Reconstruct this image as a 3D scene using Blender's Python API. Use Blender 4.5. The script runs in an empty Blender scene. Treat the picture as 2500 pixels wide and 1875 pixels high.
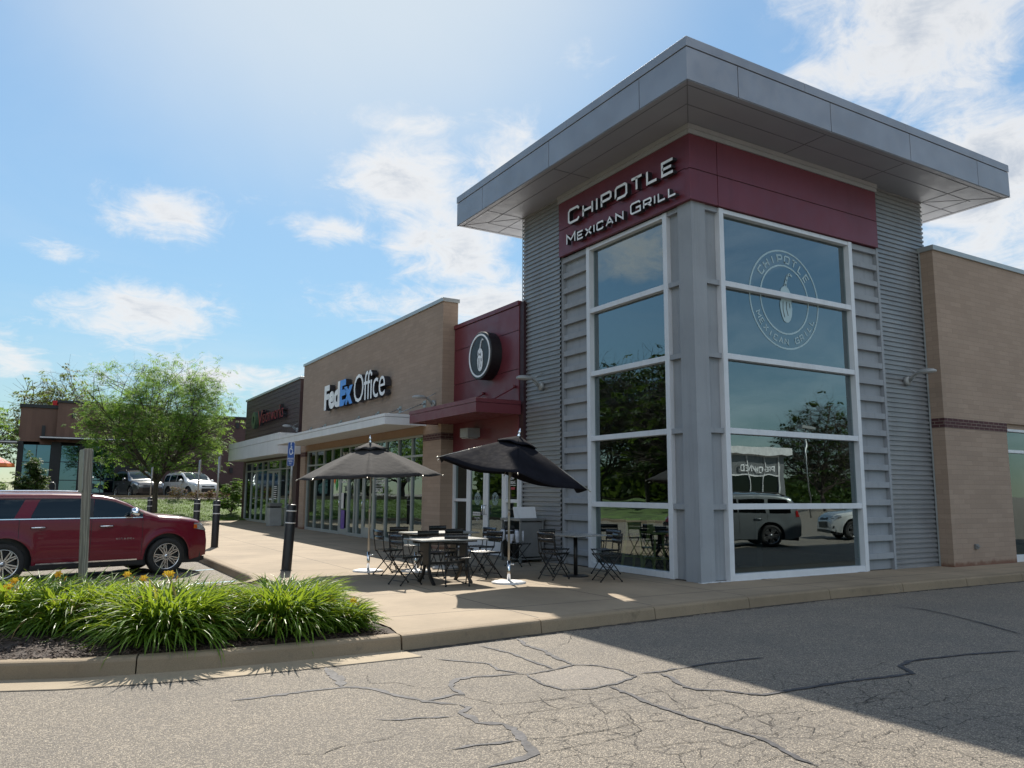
import bpy, bmesh, math, random
from mathutils import Vector, Matrix, Euler
import numpy as np
R = math.radians
S = bpy.context.scene
COL = S.collection
# ---------------------------------------------------------------- camera
cam = bpy.data.cameras.new('camera'); camo = bpy.data.objects.new('camera', cam); COL.objects.link(camo)
cam.sensor_width = 36; cam.lens = 27.4786; cam.clip_start = .05; cam.clip_end = 2000
_r = Vector((0.85933897, -0.51137571, 0.0056057)); _u = Vector((-0.07548837, -0.11599757, 0.99037673)); _f = Vector((0.50580435, 0.85149249, 0.13828415))
camo.matrix_world = Matrix(((_r.x, _u.x, -_f.x, 0), (_r.y, _u.y, -_f.y, 0), (_r.z, _u.z, -_f.z, 1.62), (0, 0, 0, 1)))
S.camera = camo
# ---------------------------------------------------------------- sun and sky
SUN = Vector((.335, 1.0, 1.0)).normalized()          # towards the sun
sl = bpy.data.lights.new('sun', 'SUN'); sl.energy = 4.3; sl.angle = R(.53); sl.color = (1.0, .93, .82)
so = bpy.data.objects.new('sun', sl); COL.objects.link(so); so.rotation_euler = SUN.to_track_quat('Z', 'Y').to_euler()
S.view_settings.view_transform = 'Standard'; S.view_settings.look = 'None'
S.view_settings.exposure = 1.0; S.view_settings.gamma = 1

def nd(nt, typ, ins=None, **props):
    n = nt.nodes.new(typ)
    for k, v in props.items(): setattr(n, k, v)
    for k, v in (ins or {}).items():
        s = n.inputs[k]
        if hasattr(v, 'is_output'): nt.links.new(v, s)
        else: s.default_value = v
    return n
def mth(nt, op, a, b=0.0, c=None, clamp=False):
    d = {0: a, 1: b}
    if c is not None: d[2] = c
    return nd(nt, 'ShaderNodeMath', d, operation=op, use_clamp=clamp).outputs[0]
def mixc(nt, f, a, b, mode='MIX'):
    n = nt.nodes.new('ShaderNodeMix'); n.data_type = 'RGBA'; n.blend_type = mode
    for i, v in ((0, f), (6, a), (7, b)):
        if hasattr(v, 'is_output'): nt.links.new(v, n.inputs[i])
        else: n.inputs[i].default_value = v
    return n.outputs[2]
def mrange(nt, v, a, b, c=0., d=1., smooth=True):
    n = nd(nt, 'ShaderNodeMapRange', {0: v, 1: a, 2: b, 3: c, 4: d}); n.interpolation_type = 'SMOOTHSTEP' if smooth else 'LINEAR'
    return n.outputs[0]
def noise(nt, vec, scale, detail=3, rough=.5, dist=0.):
    return nd(nt, 'ShaderNodeTexNoise', {'Vector': vec, 'Scale': scale, 'Detail': detail, 'Roughness': rough, 'Distortion': dist}).outputs[0]

W = bpy.data.worlds.new("World"); S.world = W; W.use_nodes = True
nt = W.node_tree; nt.nodes.clear()
sky = nd(nt, 'ShaderNodeTexSky', sky_type='NISHITA', sun_disc=False, sun_elevation=math.asin(SUN.z), sun_rotation=math.atan2(SUN.x, SUN.y), air_density=1.0, dust_density=.25, ozone_density=1.6, altitude=100)
tc = nd(nt, 'ShaderNodeTexCoord'); D = tc.outputs['Generated']
sep = nd(nt, 'ShaderNodeSeparateXYZ', {0: D})
zz = mth(nt, 'MAXIMUM', sep.outputs[2], .02)
# a flat cloud deck: direction divided by height
dz = mth(nt, 'ADD', zz, .22)
px, py = mth(nt, 'DIVIDE', sep.outputs[0], dz), mth(nt, 'DIVIDE', sep.outputs[1], dz)
cp = nd(nt, 'ShaderNodeCombineXYZ', {0: px, 1: py, 2: 0.}).outputs[0]
n1 = noise(nt, cp, 2.6, 7, .6, .25)
n2 = noise(nt, D, 9.0, 6, .62, .3)
nn = mth(nt, 'ADD', mth(nt, 'MULTIPLY', n1, .45), mth(nt, 'MULTIPLY', n2, .55))
# cloud places, visible ones and added ones out of view (direction, half-size in azimuth and height, weight)
CL = [((.100, .943, .318), .062, .036, 1.0), ((.075, .975, .206), .10, .034, 1.05), ((-.01, .964, .262), .045, .016, .8), ((-.05, .988, .140), .05, .03, .8),
      ((.36, .855, .372), .10, .05, 1.1), ((.42, .855, .315), .085, .06, 1.25), ((.470, .79, .405), .06, .06, .9), ((.285, .905, .318), .06, .018, .95), ((.345, .83, .44), .10, .018, .55),
      ((.45, .865, .235), .13, .03, 1.1), ((.25, .958, .135), .20, .026, .95), ((.50, .70, .51), .05, .02, .5), ((.76, .44, .49), .11, .10, 1.3), ((.86, .42, .33), .16, .10, 1.25),
      ((.71, .53, .46), .06, .04, .8), ((.86, .45, .26), .12, .05, 1.0), ((-.7, .35, .55), .35, .12, .9), ((-.8, -.3, .45), .5, .2, 1.1), ((-.45, -.8, .5), .5, .22, 1.2), ((-.62, .72, .30), .10, .05, .95), ((-.70, .66, .36), .08, .035, .9), ((.2, -.5, .8), .8, .25, 1.3), ((-.4, .6, .75), .25, .12, .5)]  # wide clouds behind the camera are added to brighten the shaded faces
az = mth(nt, 'ARCTAN2', sep.outputs[0], sep.outputs[1]); el = mth(nt, 'ARCSINE', sep.outputs[2])
wsum = None
for d, sa, se, wt in CL:
    v = Vector(d).normalized(); a0 = math.atan2(v.x, v.y); e0 = math.asin(v.z)
    a = mth(nt, 'DIVIDE', mth(nt, 'SUBTRACT', az, a0), sa / math.cos(e0)); e = mth(nt, 'DIVIDE', mth(nt, 'SUBTRACT', el, e0), se)
    q = mth(nt, 'ADD', mth(nt, 'MULTIPLY', a, a), mth(nt, 'MULTIPLY', e, e))
    g = mth(nt, 'MULTIPLY', mth(nt, 'EXPONENT', mth(nt, 'MULTIPLY', q, -.8)), wt)
    wsum = g if wsum is None else mth(nt, 'MAXIMUM', wsum, g)
n3 = noise(nt, cp, 7.5, 8, .68, .9)
dens = mth(nt, 'ADD', mth(nt, 'MULTIPLY', wsum, .60), mth(nt, 'ADD', mth(nt, 'MULTIPLY', mth(nt, 'SUBTRACT', nn, .5), 1.5), mth(nt, 'MULTIPLY', mth(nt, 'SUBTRACT', n3, .5), .9)))
mask = mrange(nt, dens, .18, .70)
thin = mth(nt, 'MULTIPLY', mrange(nt, noise(nt, cp, 1.1, 6, .6, .5), .42, .75), .16)
mask = mth(nt, 'MAXIMUM', mth(nt, 'MULTIPLY', mask, .93), thin)
# horizon milkiness
core = mrange(nt, dens, .55, 1.0)
lum = nd(nt, 'ShaderNodeRGBToBW', {0: sky.outputs[0]}).outputs[0]
cl_b = mth(nt, 'MULTIPLY', mth(nt, 'ADD', mth(nt, 'MULTIPLY', mth(nt, 'MINIMUM', lum, 4.), .12), 3.3), mrange(nt, sep.outputs[1], .1, -.3, 1., 2.6))  # clouds behind the camera are boosted as unseen fill light
ccol = mixc(nt, core, (1.0, 1.0, 1.0, 1), (.60, .66, .75, 1))
csc = nd(nt, 'ShaderNodeVectorMath', {0: ccol, 'Scale': cl_b}, operation='SCALE').outputs[0]
comp = mth(nt, 'DIVIDE', 1.0, mth(nt, 'ADD', 1.0, mth(nt, 'MULTIPLY', lum, .21)))
skc = nd(nt, 'ShaderNodeVectorMath', {0: sky.outputs[0], 'Scale': comp}, operation='SCALE').outputs[0]
skc = mixc(nt, 1.0, skc, (.82, 1.0, .99, 1), 'MULTIPLY')
# bright aureole round the hidden sun
sd = nd(nt, 'ShaderNodeVectorMath', {0: D, 1: tuple(SUN)}, operation='DOT_PRODUCT').outputs[1]
skc = mixc(nt, mrange(nt, sd, .895, 1.0, 0, .7), skc, (3.3, 3.55, 3.7, 1))
skc = mixc(nt, .04, skc, (2.6, 2.8, 2.9, 1))
fin = mixc(nt, mask, skc, csc)
bg = nd(nt, 'ShaderNodeBackground', {0: fin, 1: .12})
nd(nt, 'ShaderNodeOutputWorld', {0: bg.outputs[0]})

# ---------------------------------------------------------------- materials
def new_mat(name):
    m = bpy.data.materials.new(name); m.use_nodes = True; nt = m.node_tree; nt.nodes.clear()
    out = nt.nodes.new('ShaderNodeOutputMaterial'); b = nt.nodes.new('ShaderNodeBsdfPrincipled'); nt.links.new(b.outputs[0], out.inputs[0])
    return m, nt, b, out
def c4(c): return (c[0], c[1], c[2], 1)
def mat(name, col, rough=.6, metal=0., var=.12, vs=3., bump=0., bs=40., coat=0., spec=None, obj=False, dirt=0., streak=0.):
    m, nt, b, out = new_mat(name)
    v = nd(nt, 'ShaderNodeTexCoord').outputs['Object'] if obj else nd(nt, 'ShaderNodeNewGeometry').outputs['Position']
    n = noise(nt, v, vs, 5, .6)
    lo = tuple(x * (1 - var) for x in col); hi = tuple(min(1, x * (1 + var)) for x in col)
    c = mixc(nt, mrange(nt, n, .3, .7), c4(lo), c4(hi))
    if dirt:
        d = mrange(nt, noise(nt, v, vs * 2.7, 6, .7), .55, .75)
        c = mixc(nt, mth(nt, 'MULTIPLY', d, dirt), c, c4(tuple(x * .45 for x in col)))
    if streak:
        mp = nd(nt, 'ShaderNodeMapping', {0: v}); mp.inputs['Scale'].default_value = (7, 7, .35)
        c = mixc(nt, mth(nt, 'MULTIPLY', mrange(nt, noise(nt, mp.outputs[0], 1., 5, .7), .48, .75), streak), c, c4(tuple(x * .5 for x in col)))
    nt.links.new(c, b.inputs['Base Color'])
    rr = mrange(nt, noise(nt, v, vs * 4, 4), .3, .7, max(0, rough - .06), min(1, rough + .06)); nt.links.new(rr, b.inputs['Roughness'])
    b.inputs['Metallic'].default_value = metal
    if coat: b.inputs['Coat Weight'].default_value = coat; b.inputs['Coat Roughness'].default_value = .03
    if spec is not None: b.inputs['Specular IOR Level'].default_value = spec
    if bump:
        h = noise(nt, v, bs, 4, .6); bp = nd(nt, 'ShaderNodeBump', {'Strength': bump, 'Distance': .01, 'Height': h}); nt.links.new(bp.outputs[0], b.inputs['Normal'])
    return m
M = {}
M['white_al'] = mat('white_aluminium', (.60, .62, .65), .42, 0, .05, 2, streak=.22)
M['silver_al'] = mat('silver_aluminium', (.36, .38, .38), .4, .35, .06, 2)
M['panel_grey'] = mat('grey_panel', (.26, .27, .30), .42, .25, .09, 1.6, dirt=.08)
M['stucco_grey'] = mat('grey_render', (.27, .288, .31), .8, 0, .07, 1.5, .25, 60, dirt=.15, streak=.3)
M['stucco_edge'] = mat('grey_trim', (.31, .31, .33), .7, 0, .05, 2)
M['corr'] = mat('corrugated_steel', (.255, .26, .27), .42, .3, .09, 1.3, dirt=.1, streak=.3)
M['maroon'] = mat('maroon_panel', (.15, .030, .045), .42, .1, .08, 1.0, streak=.25)
M['maroon_dark'] = mat('maroon_joint', (.03, .008, .012), .6)
M['redpaint'] = mat('red_metal_panel', (.145, .028, .038), .42, .1, .06, 1.0)
M['soffit'] = mat('soffit_panel', (.30, .315, .36), .55, .15, .05, 1.0)
M['soffit_line'] = mat('soffit_joint', (.15, .155, .175), .8)
M['joint'] = mat('dark_joint', (.025, .03, .04), .7)
M['black'] = mat('black_plastic', (.012, .012, .014), .45)
M['blacksteel'] = mat('black_steel', (.018, .017, .017), .38, .3, .2, 30)
M['rubber'] = mat('rubber', (.012, .012, .012), .75)
M['white_letter'] = mat('white_letter', (.76, .76, .77), .4)
M['letter_side'] = mat('letter_return', (.02, .02, .025), .45)
M['brown_clad'] = mat('brown_cladding', (.062, .034, .034), .6, 0, .1, 2)
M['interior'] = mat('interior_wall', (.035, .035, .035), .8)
M['interior_floor'] = mat('interior_floor', (.06, .05, .04), .5)
M['tabletop'] = mat('tabletop', (.34, .34, .33), .3, .2, .15, 12)
M['canvas'] = None
M['chrome'] = mat('chrome', (.75, .76, .78), .12, 1.0, .03)
M['galv'] = mat('galvanised_steel', (.33, .34, .34), .45, .7, .12, 20)
M['pole'] = mat('champagne_pole', (.38, .36, .32), .35, .6, .08, 5)
M['basewhite'] = mat('white_base', (.55, .55, .55), .5, 0, .08, 8, dirt=.3)
M['blue_sign'] = mat('blue_sign', (.012, .07, .32), .35)
M['yellow_stool'] = mat('yellow_stool', (.75, .68, .22), .5)
M['bag'] = mat('white_bag', (.5, .52, .58), .4, 0, .2, 14, .6, 25)
M['grey_metal'] = mat('grey_metal', (.20, .205, .21), .4, .4, .06, 5)
M['lampgrey'] = mat('lamp_housing', (.30, .31, .31), .45, .2, .06, 5)
M['lens'] = mat('lamp_lens', (.5, .5, .48), .2)
M['bark'] = mat('bark', (.07, .055, .042), .9, 0, .3, 9, .8, 30)
M['bluewhite'] = mat('blue_lettering', (.05, .24, .68), .4)
M['redletter'] = mat('red_lettering', (.28, .01, .03), .4)
M['redcloth'] = mat('red_cloth', (.5, .02, .02), .7)
M['orange'] = mat('orange_graphic', (.7, .18, .03), .5)
M['purple'] = mat('purple_graphic', (.12, .06, .3), .5)
M['greeng'] = mat('green_graphic', (.03, .3, .04), .5)
M['card'] = mat('white_card', (.6, .6, .6), .6)

def brick_mat(name, c1, c2, mortar, bw=.41, bh=.103, msz=.006, sc=1., bump=.35):
    m, nt, b, out = new_mat(name)
    pos = nd(nt, 'ShaderNodeNewGeometry').outputs['Position']; sp = nd(nt, 'ShaderNodeSeparateXYZ', {0: pos})
    v = nd(nt, 'ShaderNodeCombineXYZ', {0: mth(nt, 'ADD', sp.outputs[0], sp.outputs[1]), 1: sp.outputs[2], 2: 0.}).outputs[0]
    br = nd(nt, 'ShaderNodeTexBrick', {'Vector': v, 'Color1': c4(c1), 'Color2': c4(c2), 'Mortar': c4(mortar), 'Scale': 1., 'Mortar Size': msz, 'Mortar Smooth': .3, 'Bias': 0., 'Brick Width': bw, 'Row Height': bh})
    n = noise(nt, pos, 1.3, 5, .6); n3 = noise(nt, pos, 60, 3)
    c = mixc(nt, mrange(nt, n, .3, .7, 0, .35), br.outputs[0], c4(tuple(x * .72 for x in c1)))
    c = mixc(nt, mrange(nt, n3, .35, .7, 0, .22), c, c4(tuple(x * .6 for x in c1)))
    rs = mth(nt, 'MULTIPLY', mrange(nt, mth(nt, 'ADD', sp.outputs[2], mth(nt, 'MULTIPLY', noise(nt, pos, 4, 5, .7), -.22)), .16, .06), .75); c = mixc(nt, rs, c, (.12, .035, .015, 1))
    wt = mrange(nt, noise(nt, pos, .6, 6, .7), .52, .72, 0, .22); c = mixc(nt, wt, c, c4(tuple(x * .6 for x in c1)))
    nt.links.new(c, b.inputs['Base Color']); b.inputs['Roughness'].default_value = .85
    h = mth(nt, 'ADD', mth(nt, 'MULTIPLY', mth(nt, 'SUBTRACT', 1., br.outputs[1]), 1.), mth(nt, 'MULTIPLY', n3, .3))
    bp = nd(nt, 'ShaderNodeBump', {'Strength': bump, 'Distance': .012, 'Height': h}); nt.links.new(bp.outputs[0], b.inputs['Normal'])
    return m
M['brick'] = brick_mat('tan_brick', (.355, .264, .20), (.30, .22, .165), (.27, .195, .145))
M['brickband'] = brick_mat('dark_brick_band', (.075, .026, .028), (.06, .022, .024), (.22, .17, .14), .2, .068, .008)
M['redbrick'] = brick_mat('red_brown_brick', (.085, .045, .042), (.07, .038, .036), (.09, .06, .055), .3, .09)

def glass_mat(name, tint, base=.2, rough=.0, gc=(.78, .92, .95)):
    m, nt, b, out = new_mat(name); nt.nodes.remove(b)
    tr = nd(nt, 'ShaderNodeBsdfTransparent', {0: c4(tint)})
    geo = nd(nt, 'ShaderNodeNewGeometry').outputs['Position']
    bp = nd(nt, 'ShaderNodeBump', {'Strength': .10, 'Distance': .02, 'Height': noise(nt, geo, 1.1, 2)})
    gl = nd(nt, 'ShaderNodeBsdfGlossy', {0: c4(gc), 'Roughness': rough, 'Normal': bp.outputs[0]})
    g2 = nd(nt, 'ShaderNodeNewGeometry'); dt = mth(nt, 'ABSOLUTE', nd(nt, 'ShaderNodeVectorMath', {0: g2.outputs['Normal'], 1: g2.outputs['Incoming']}, operation='DOT_PRODUCT').outputs[1])
    f = mth(nt, 'MULTIPLY_ADD', mth(nt, 'POWER', mth(nt, 'SUBTRACT', 1., dt, clamp=True), 4.), .8, base, clamp=True)
    mx = nd(nt, 'ShaderNodeMixShader', {0: f, 1: tr.outputs[0], 2: gl.outputs[0]}); nt.links.new(mx.outputs[0], out.inputs[0])
    return m
M['glass'] = glass_mat('tinted_glass', (.30, .38, .37), .23)
M['glass_store'] = glass_mat('storefront_glass', (.30, .38, .34), .15)
M['carglass'] = glass_mat('car_glass', (.02, .025, .03), .06)
M['blueglass'] = glass_mat('sky_blue_glass', (.02, .03, .04), .26, gc=(.35, .62, .85))
M['carglass_clear'] = glass_mat('car_front_glass', (.38, .45, .46), .07)
def canvas_mat():
    m, nt, b, out = new_mat('charcoal_canvas'); v = nd(nt, 'ShaderNodeTexCoord').outputs['Object']
    n = noise(nt, v, 3, 5); c = mixc(nt, n, (.038, .036, .037, 1), (.058, .054, .054, 1)); nt.links.new(c, b.inputs['Base Color']); b.inputs['Roughness'].default_value = .85
    b.inputs['Sheen Weight'].default_value = .08; b.inputs['Specular IOR Level'].default_value = .15
    bp = nd(nt, 'ShaderNodeBump', {'Strength': .5, 'Distance': .02, 'Height': noise(nt, v, 7, 3, .5, .4)}); nt.links.new(bp.outputs[0], b.inputs['Normal'])
    t = nd(nt, 'ShaderNodeBsdfTranslucent', {0: (.075, .068, .064, 1)}); mx = nd(nt, 'ShaderNodeMixShader', {0: .3, 1: b.outputs[0], 2: t.outputs[0]}); nt.links.new(mx.outputs[0], out.inputs[0])
    return m
M['canvas'] = canvas_mat()
def paint_mat(name, col, flake=.0, metal=.35, rough=.28, coat=1.):
    m, nt, b, out = new_mat(name); v = nd(nt, 'ShaderNodeTexCoord').outputs['Object']
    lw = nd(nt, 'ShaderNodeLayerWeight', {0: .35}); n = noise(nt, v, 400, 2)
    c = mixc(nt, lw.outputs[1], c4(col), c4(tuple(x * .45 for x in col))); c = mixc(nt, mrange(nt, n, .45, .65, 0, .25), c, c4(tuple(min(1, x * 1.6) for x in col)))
    nt.links.new(c, b.inputs['Base Color']); b.inputs['Roughness'].default_value = rough; b.inputs['Metallic'].default_value = metal
    b.inputs['Coat Weight'].default_value = coat; b.inputs['Coat Roughness'].default_value = .02; b.inputs['Specular IOR Level'].default_value = .5 * coat
    return m
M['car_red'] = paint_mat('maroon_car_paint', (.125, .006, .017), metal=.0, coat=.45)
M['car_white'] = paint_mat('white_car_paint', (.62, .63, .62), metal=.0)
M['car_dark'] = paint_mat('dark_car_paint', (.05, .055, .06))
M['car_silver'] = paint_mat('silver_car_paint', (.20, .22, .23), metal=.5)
def leaf_mat(name, ca, cb, trans=.35, vs=1.2, rough=.6, spec=.15, tc_=(.30, .46, .06)):
    m, nt, b, out = new_mat(name); v = nd(nt, 'ShaderNodeNewGeometry')
    n = noise(nt, v.outputs['Position'], vs, 4); rnd = nd(nt, 'ShaderNodeNewGeometry').outputs['Random Per Island']
    c = mixc(nt, mth(nt, 'ADD', mth(nt, 'MULTIPLY', n, .5), mth(nt, 'MULTIPLY', rnd, .5)), c4(ca), c4(cb)); nt.links.new(c, b.inputs['Base Color'])
    if name == 'lily_leaf': c = mixc(nt, mrange(nt, rnd, .955, .965), c, (.26, .17, .06, 1)); nt.links.new(c, b.inputs['Base Color'])
    b.inputs['Roughness'].default_value = rough; b.inputs['Specular IOR Level'].default_value = spec
    tcol = mixc(nt, .6, c, c4(tc_), 'MIX')
    t = nd(nt, 'ShaderNodeBsdfTranslucent', {0: tcol}); mx = nd(nt, 'ShaderNodeMixShader', {0: trans, 1: b.outputs[0], 2: t.outputs[0]}); nt.links.new(mx.outputs[0], out.inputs[0])
    return m
M['leaf_locust'] = leaf_mat('locust_leaf', (.075, .16, .032), (.16, .28, .065), .46, .8)
M['leaf_maple'] = leaf_mat('maple_leaf', (.11, .14, .045), (.24, .18, .08), .42, .5)
M['leaf_dark'] = leaf_mat('dark_leaf', (.025, .05, .014), (.05, .085, .022), .2, .7)
M['leaf_lily'] = leaf_mat('lily_leaf', (.055, .135, .012), (.14, .24, .028), .42, 2., .42, .4, (.38, .48, .03))
M['canvas_shaded'] = mat('shaded_canvas', (.012, .012, .016), .95, 0, .2, 3, .4, 8, obj=True, spec=.04)  # shade on the tilted umbrella is painted in as a darker canvas colour
M['leaf_red'] = leaf_mat('barberry_leaf', (.16, .03, .02), (.22, .07, .03), .25, 2.)
M['petal'] = leaf_mat('lily_petal', (.75, .30, .02), (.8, .42, .04), .3, 5.)
M['grassblade'] = leaf_mat('grass_blade', (.05, .10, .012), (.085, .145, .02), .22, .6)
# ---------------------------------------------------------------- builders
ORG = {}
def tag(o, label=None, cat=None, group=None, kind=None):
    if label: o['label'] = label
    if cat: o['category'] = cat
    if group: o['group'] = group
    if kind: o['kind'] = kind
    return o
def thing(name, label, cat, loc=(0, 0, 0), rz=0., group=None, local=False):
    o = bpy.data.objects.new(name, None); COL.objects.link(o); o.location = loc; o.rotation_euler = (0, 0, rz); o.empty_display_size = .2
    ORG[o.name] = Vector((0, 0, 0)) if local else Vector(loc)
    return tag(o, label, cat, group)
def copy_tree(o, parent=None):
    c = o.copy(); COL.objects.link(c); c.parent = parent
    for ch in [x for x in KIDS.get(o.name, [])]: copy_tree(ch, c)
    return c
KIDS = {}
class MB:
    def __init__(s): s.v = []; s.f = []; s.m = []; s.mi = 0; s.sm = []; s.smooth = False
    def add(s, vs, fs):
        b = len(s.v); s.v += [tuple(x) for x in vs]
        for f in fs: s.f.append([b + i for i in f]); s.m.append(s.mi); s.sm.append(s.smooth)
        return s
    def box(s, x0, x1, y0, y1, z0, z1, T=None):
        vs = [(x, y, z) for z in (z0, z1) for y in (y0, y1) for x in (x0, x1)]
        if T: vs = [T @ Vector(v) for v in vs]
        return s.add(vs, [(0, 2, 3, 1), (4, 5, 7, 6), (0, 1, 5, 4), (2, 6, 7, 3), (0, 4, 6, 2), (1, 3, 7, 5)])
    def quad(s, a, b, c, d): return s.add([a, b, c, d], [(0, 1, 2, 3)])
    def grid(s, P):      # P[i][j]
        n, m = len(P), len(P[0]); vs = [p for r in P for p in r]
        return s.add(vs, [(i * m + j, (i + 1) * m + j, (i + 1) * m + j + 1, i * m + j + 1) for i in range(n - 1) for j in range(m - 1)])
    def bar(s, a, b, w, h=None, up=(0, 0, 1)):
        a, b = Vector(a), Vector(b); h = h or w; d = (b - a); L = d.length
        if L < 1e-6: return s
        d /= L; u = Vector(up)
        if abs(d.dot(u)) > .98: u = Vector((0, 1, 0))
        x = d.cross(u).normalized(); y = x.cross(d)
        vs = []
        for p in (a, b):
            for i, j in ((-1, -1), (1, -1), (1, 1), (-1, 1)): vs.append(p + x * (w / 2 * i) + y * (h / 2 * j))
        return s.add(vs, [(3, 2, 1, 0), (4, 5, 6, 7), (0, 1, 5, 4), (1, 2, 6, 5), (2, 3, 7, 6), (3, 0, 4, 7)])
    def tube(s, pts, r, n=8, cap=True):
        pts = [Vector(p) for p in pts]; m = len(pts); rs = r if isinstance(r, (list, tuple)) else [r] * m
        sm = s.smooth; s.smooth = True; rings = []; prev = None
        for i, p in enumerate(pts):
            d = (pts[min(i + 1, m - 1)] - pts[max(i - 1, 0)]).normalized()
            if prev is None: u = Vector((0, 0, 1)) if abs(d.z) < .9 else Vector((1, 0, 0)); x = d.cross(u).normalized()
            else: x = (prev - d * prev.dot(d)).normalized()
            prev = x; y = d.cross(x)
            rings.append([p + (x * math.cos(2 * math.pi * k / n) + y * math.sin(2 * math.pi * k / n)) * rs[i] for k in range(n)])
        b = len(s.v); s.v += [tuple(q) for rg in rings for q in rg]
        for i in range(m - 1):
            for k in range(n): s.f.append([b + i * n + k, b + i * n + (k + 1) % n, b + (i + 1) * n + (k + 1) % n, b + (i + 1) * n + k]); s.m.append(s.mi); s.sm.append(True)
        if cap:
            s.f.append([b + k for k in range(n)][::-1]); s.f.append([b + (m - 1) * n + k for k in range(n)]); s.m += [s.mi] * 2; s.sm += [False] * 2
        s.smooth = sm; return s
    def lathe(s, prof, c=(0, 0, 0), n=24, axis='z', T=None, smooth=True):
        vs = []
        for r, h in prof:
            for k in range(n):
                a = 2 * math.pi * k / n; p = Vector((r * math.cos(a), r * math.sin(a), h))
                if axis == 'y': p = Vector((p.x, p.z, p.y))
                if axis == 'x': p = Vector((p.z, p.x, p.y))
                p = p + Vector(c)
                if T: p = T @ p
                vs.append(p)
        sm = s.smooth; s.smooth = smooth
        s.add(vs, [(i * n + k, i * n + (k + 1) % n, (i + 1) * n + (k + 1) % n, (i + 1) * n + k) for i in range(len(prof) - 1) for k in range(n)])
        s.smooth = sm; return s
    def prism(s, poly, f, d0, d1):      # poly 2-D outline (convex or near), f(u,v,d)->xyz
        n = len(poly); vs = [f(u, v, d0) for u, v in poly] + [f(u, v, d1) for u, v in poly]
        return s.add(vs, [tuple(range(n))[::-1], tuple(range(n, 2 * n))] + [(i, (i + 1) % n, n + (i + 1) % n, n + i) for i in range(n)])
    def build(s, name, m, parent=None, bevel=0., label=None, fixn=True):
        me = bpy.data.meshes.new(name); o = bpy.data.objects.new(name, me); COL.objects.link(o)
        off = ORG.get(parent.name, Vector((0, 0, 0))) if parent else Vector((0, 0, 0))
        me.from_pydata([tuple(Vector(v) - off) for v in s.v], [], s.f)
        ms = m if isinstance(m, (list, tuple)) else [m]
        for q in ms: me.materials.append(M[q] if isinstance(q, str) else q)
        me.polygons.foreach_set('material_index', s.m); me.polygons.foreach_set('use_smooth', s.sm); me.update()
        if fixn:
            bm = bmesh.new(); bm.from_mesh(me); bmesh.ops.recalc_face_normals(bm, faces=bm.faces); bm.to_mesh(me); bm.free()
        if bevel:
            md = o.modifiers.new('bevel', 'BEVEL'); md.width = bevel; md.segments = 2; md.limit_method = 'ANGLE'; md.angle_limit = R(40)
        if parent: o.parent = parent; KIDS.setdefault(parent.name, []).append(o)
        ORG[o.name] = off
        if label: o['label'] = label
        return o
def struct(mb, name, m, **k): return tag(mb.build(name, m, **k), kind='structure')
def solo(mb, name, m, label, cat, group=None, **k): return tag(mb.build(name, m, **k), label, cat, group)

# squared stroke lettering, glyphs on a 1 x 1 box
G = {'C': ([[(1, .82), (.86, 1), (.14, 1), (0, .86), (0, .14), (.14, 0), (.86, 0), (1, .18)]], .95), 'H': ([[(0, 0), (0, 1)], [(1, 0), (1, 1)], [(0, .5), (1, .5)]], .95), 'I': ([[(0, 0), (0, 1)]], .01),
     'P': ([[(0, 0), (0, 1), (.86, 1), (1, .88), (1, .54), (.86, .42), (0, .42)]], .9), 'O': ([[(.14, 0), (0, .14), (0, .86), (.14, 1), (.86, 1), (1, .86), (1, .14), (.86, 0), (.14, 0), (0, .14)]], 1.), 'T': ([[(0, 1), (1, 1)], [(.5, 1), (.5, 0)]], .9),
     'L': ([[(0, 1), (0, 0), (1, 0)]], .78), 'E': ([[(1, 1), (0, 1), (0, 0), (1, 0)], [(0, .5), (.85, .5)]], .85), 'M': ([[(0, 0), (0, 1), (.5, .35), (1, 1), (1, 0)]], 1.1), 'X': ([[(0, 0), (1, 1)], [(0, 1), (1, 0)]], .9),
     'A': ([[(0, 0), (.5, 1), (1, 0)], [(.2, .35), (.8, .35)]], 1.), 'N': ([[(0, 0), (0, 1), (1, 0), (1, 1)]], 1.), 'G': ([[(1, .82), (.86, 1), (.14, 1), (0, .86), (0, .14), (.14, 0), (1, 0), (1, .45), (.55, .45)]], 1.), 'R': ([[(0, 0), (0, 1), (.86, 1), (1, .88), (1, .56), (.86, .44), (0, .44)], [(.5, .44), (1, 0)]], .92),
     'W': ([[(0, 1), (.25, 0), (.5, .8), (.75, 0), (1, 1)]], 1.2), 'D': ([[(0, 0), (0, 1), (.8, 1), (1, .8), (1, .2), (.8, 0), (0, 0)]], .95), '-': ([[(0, .45), (1, .45)]], .5)}
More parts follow.
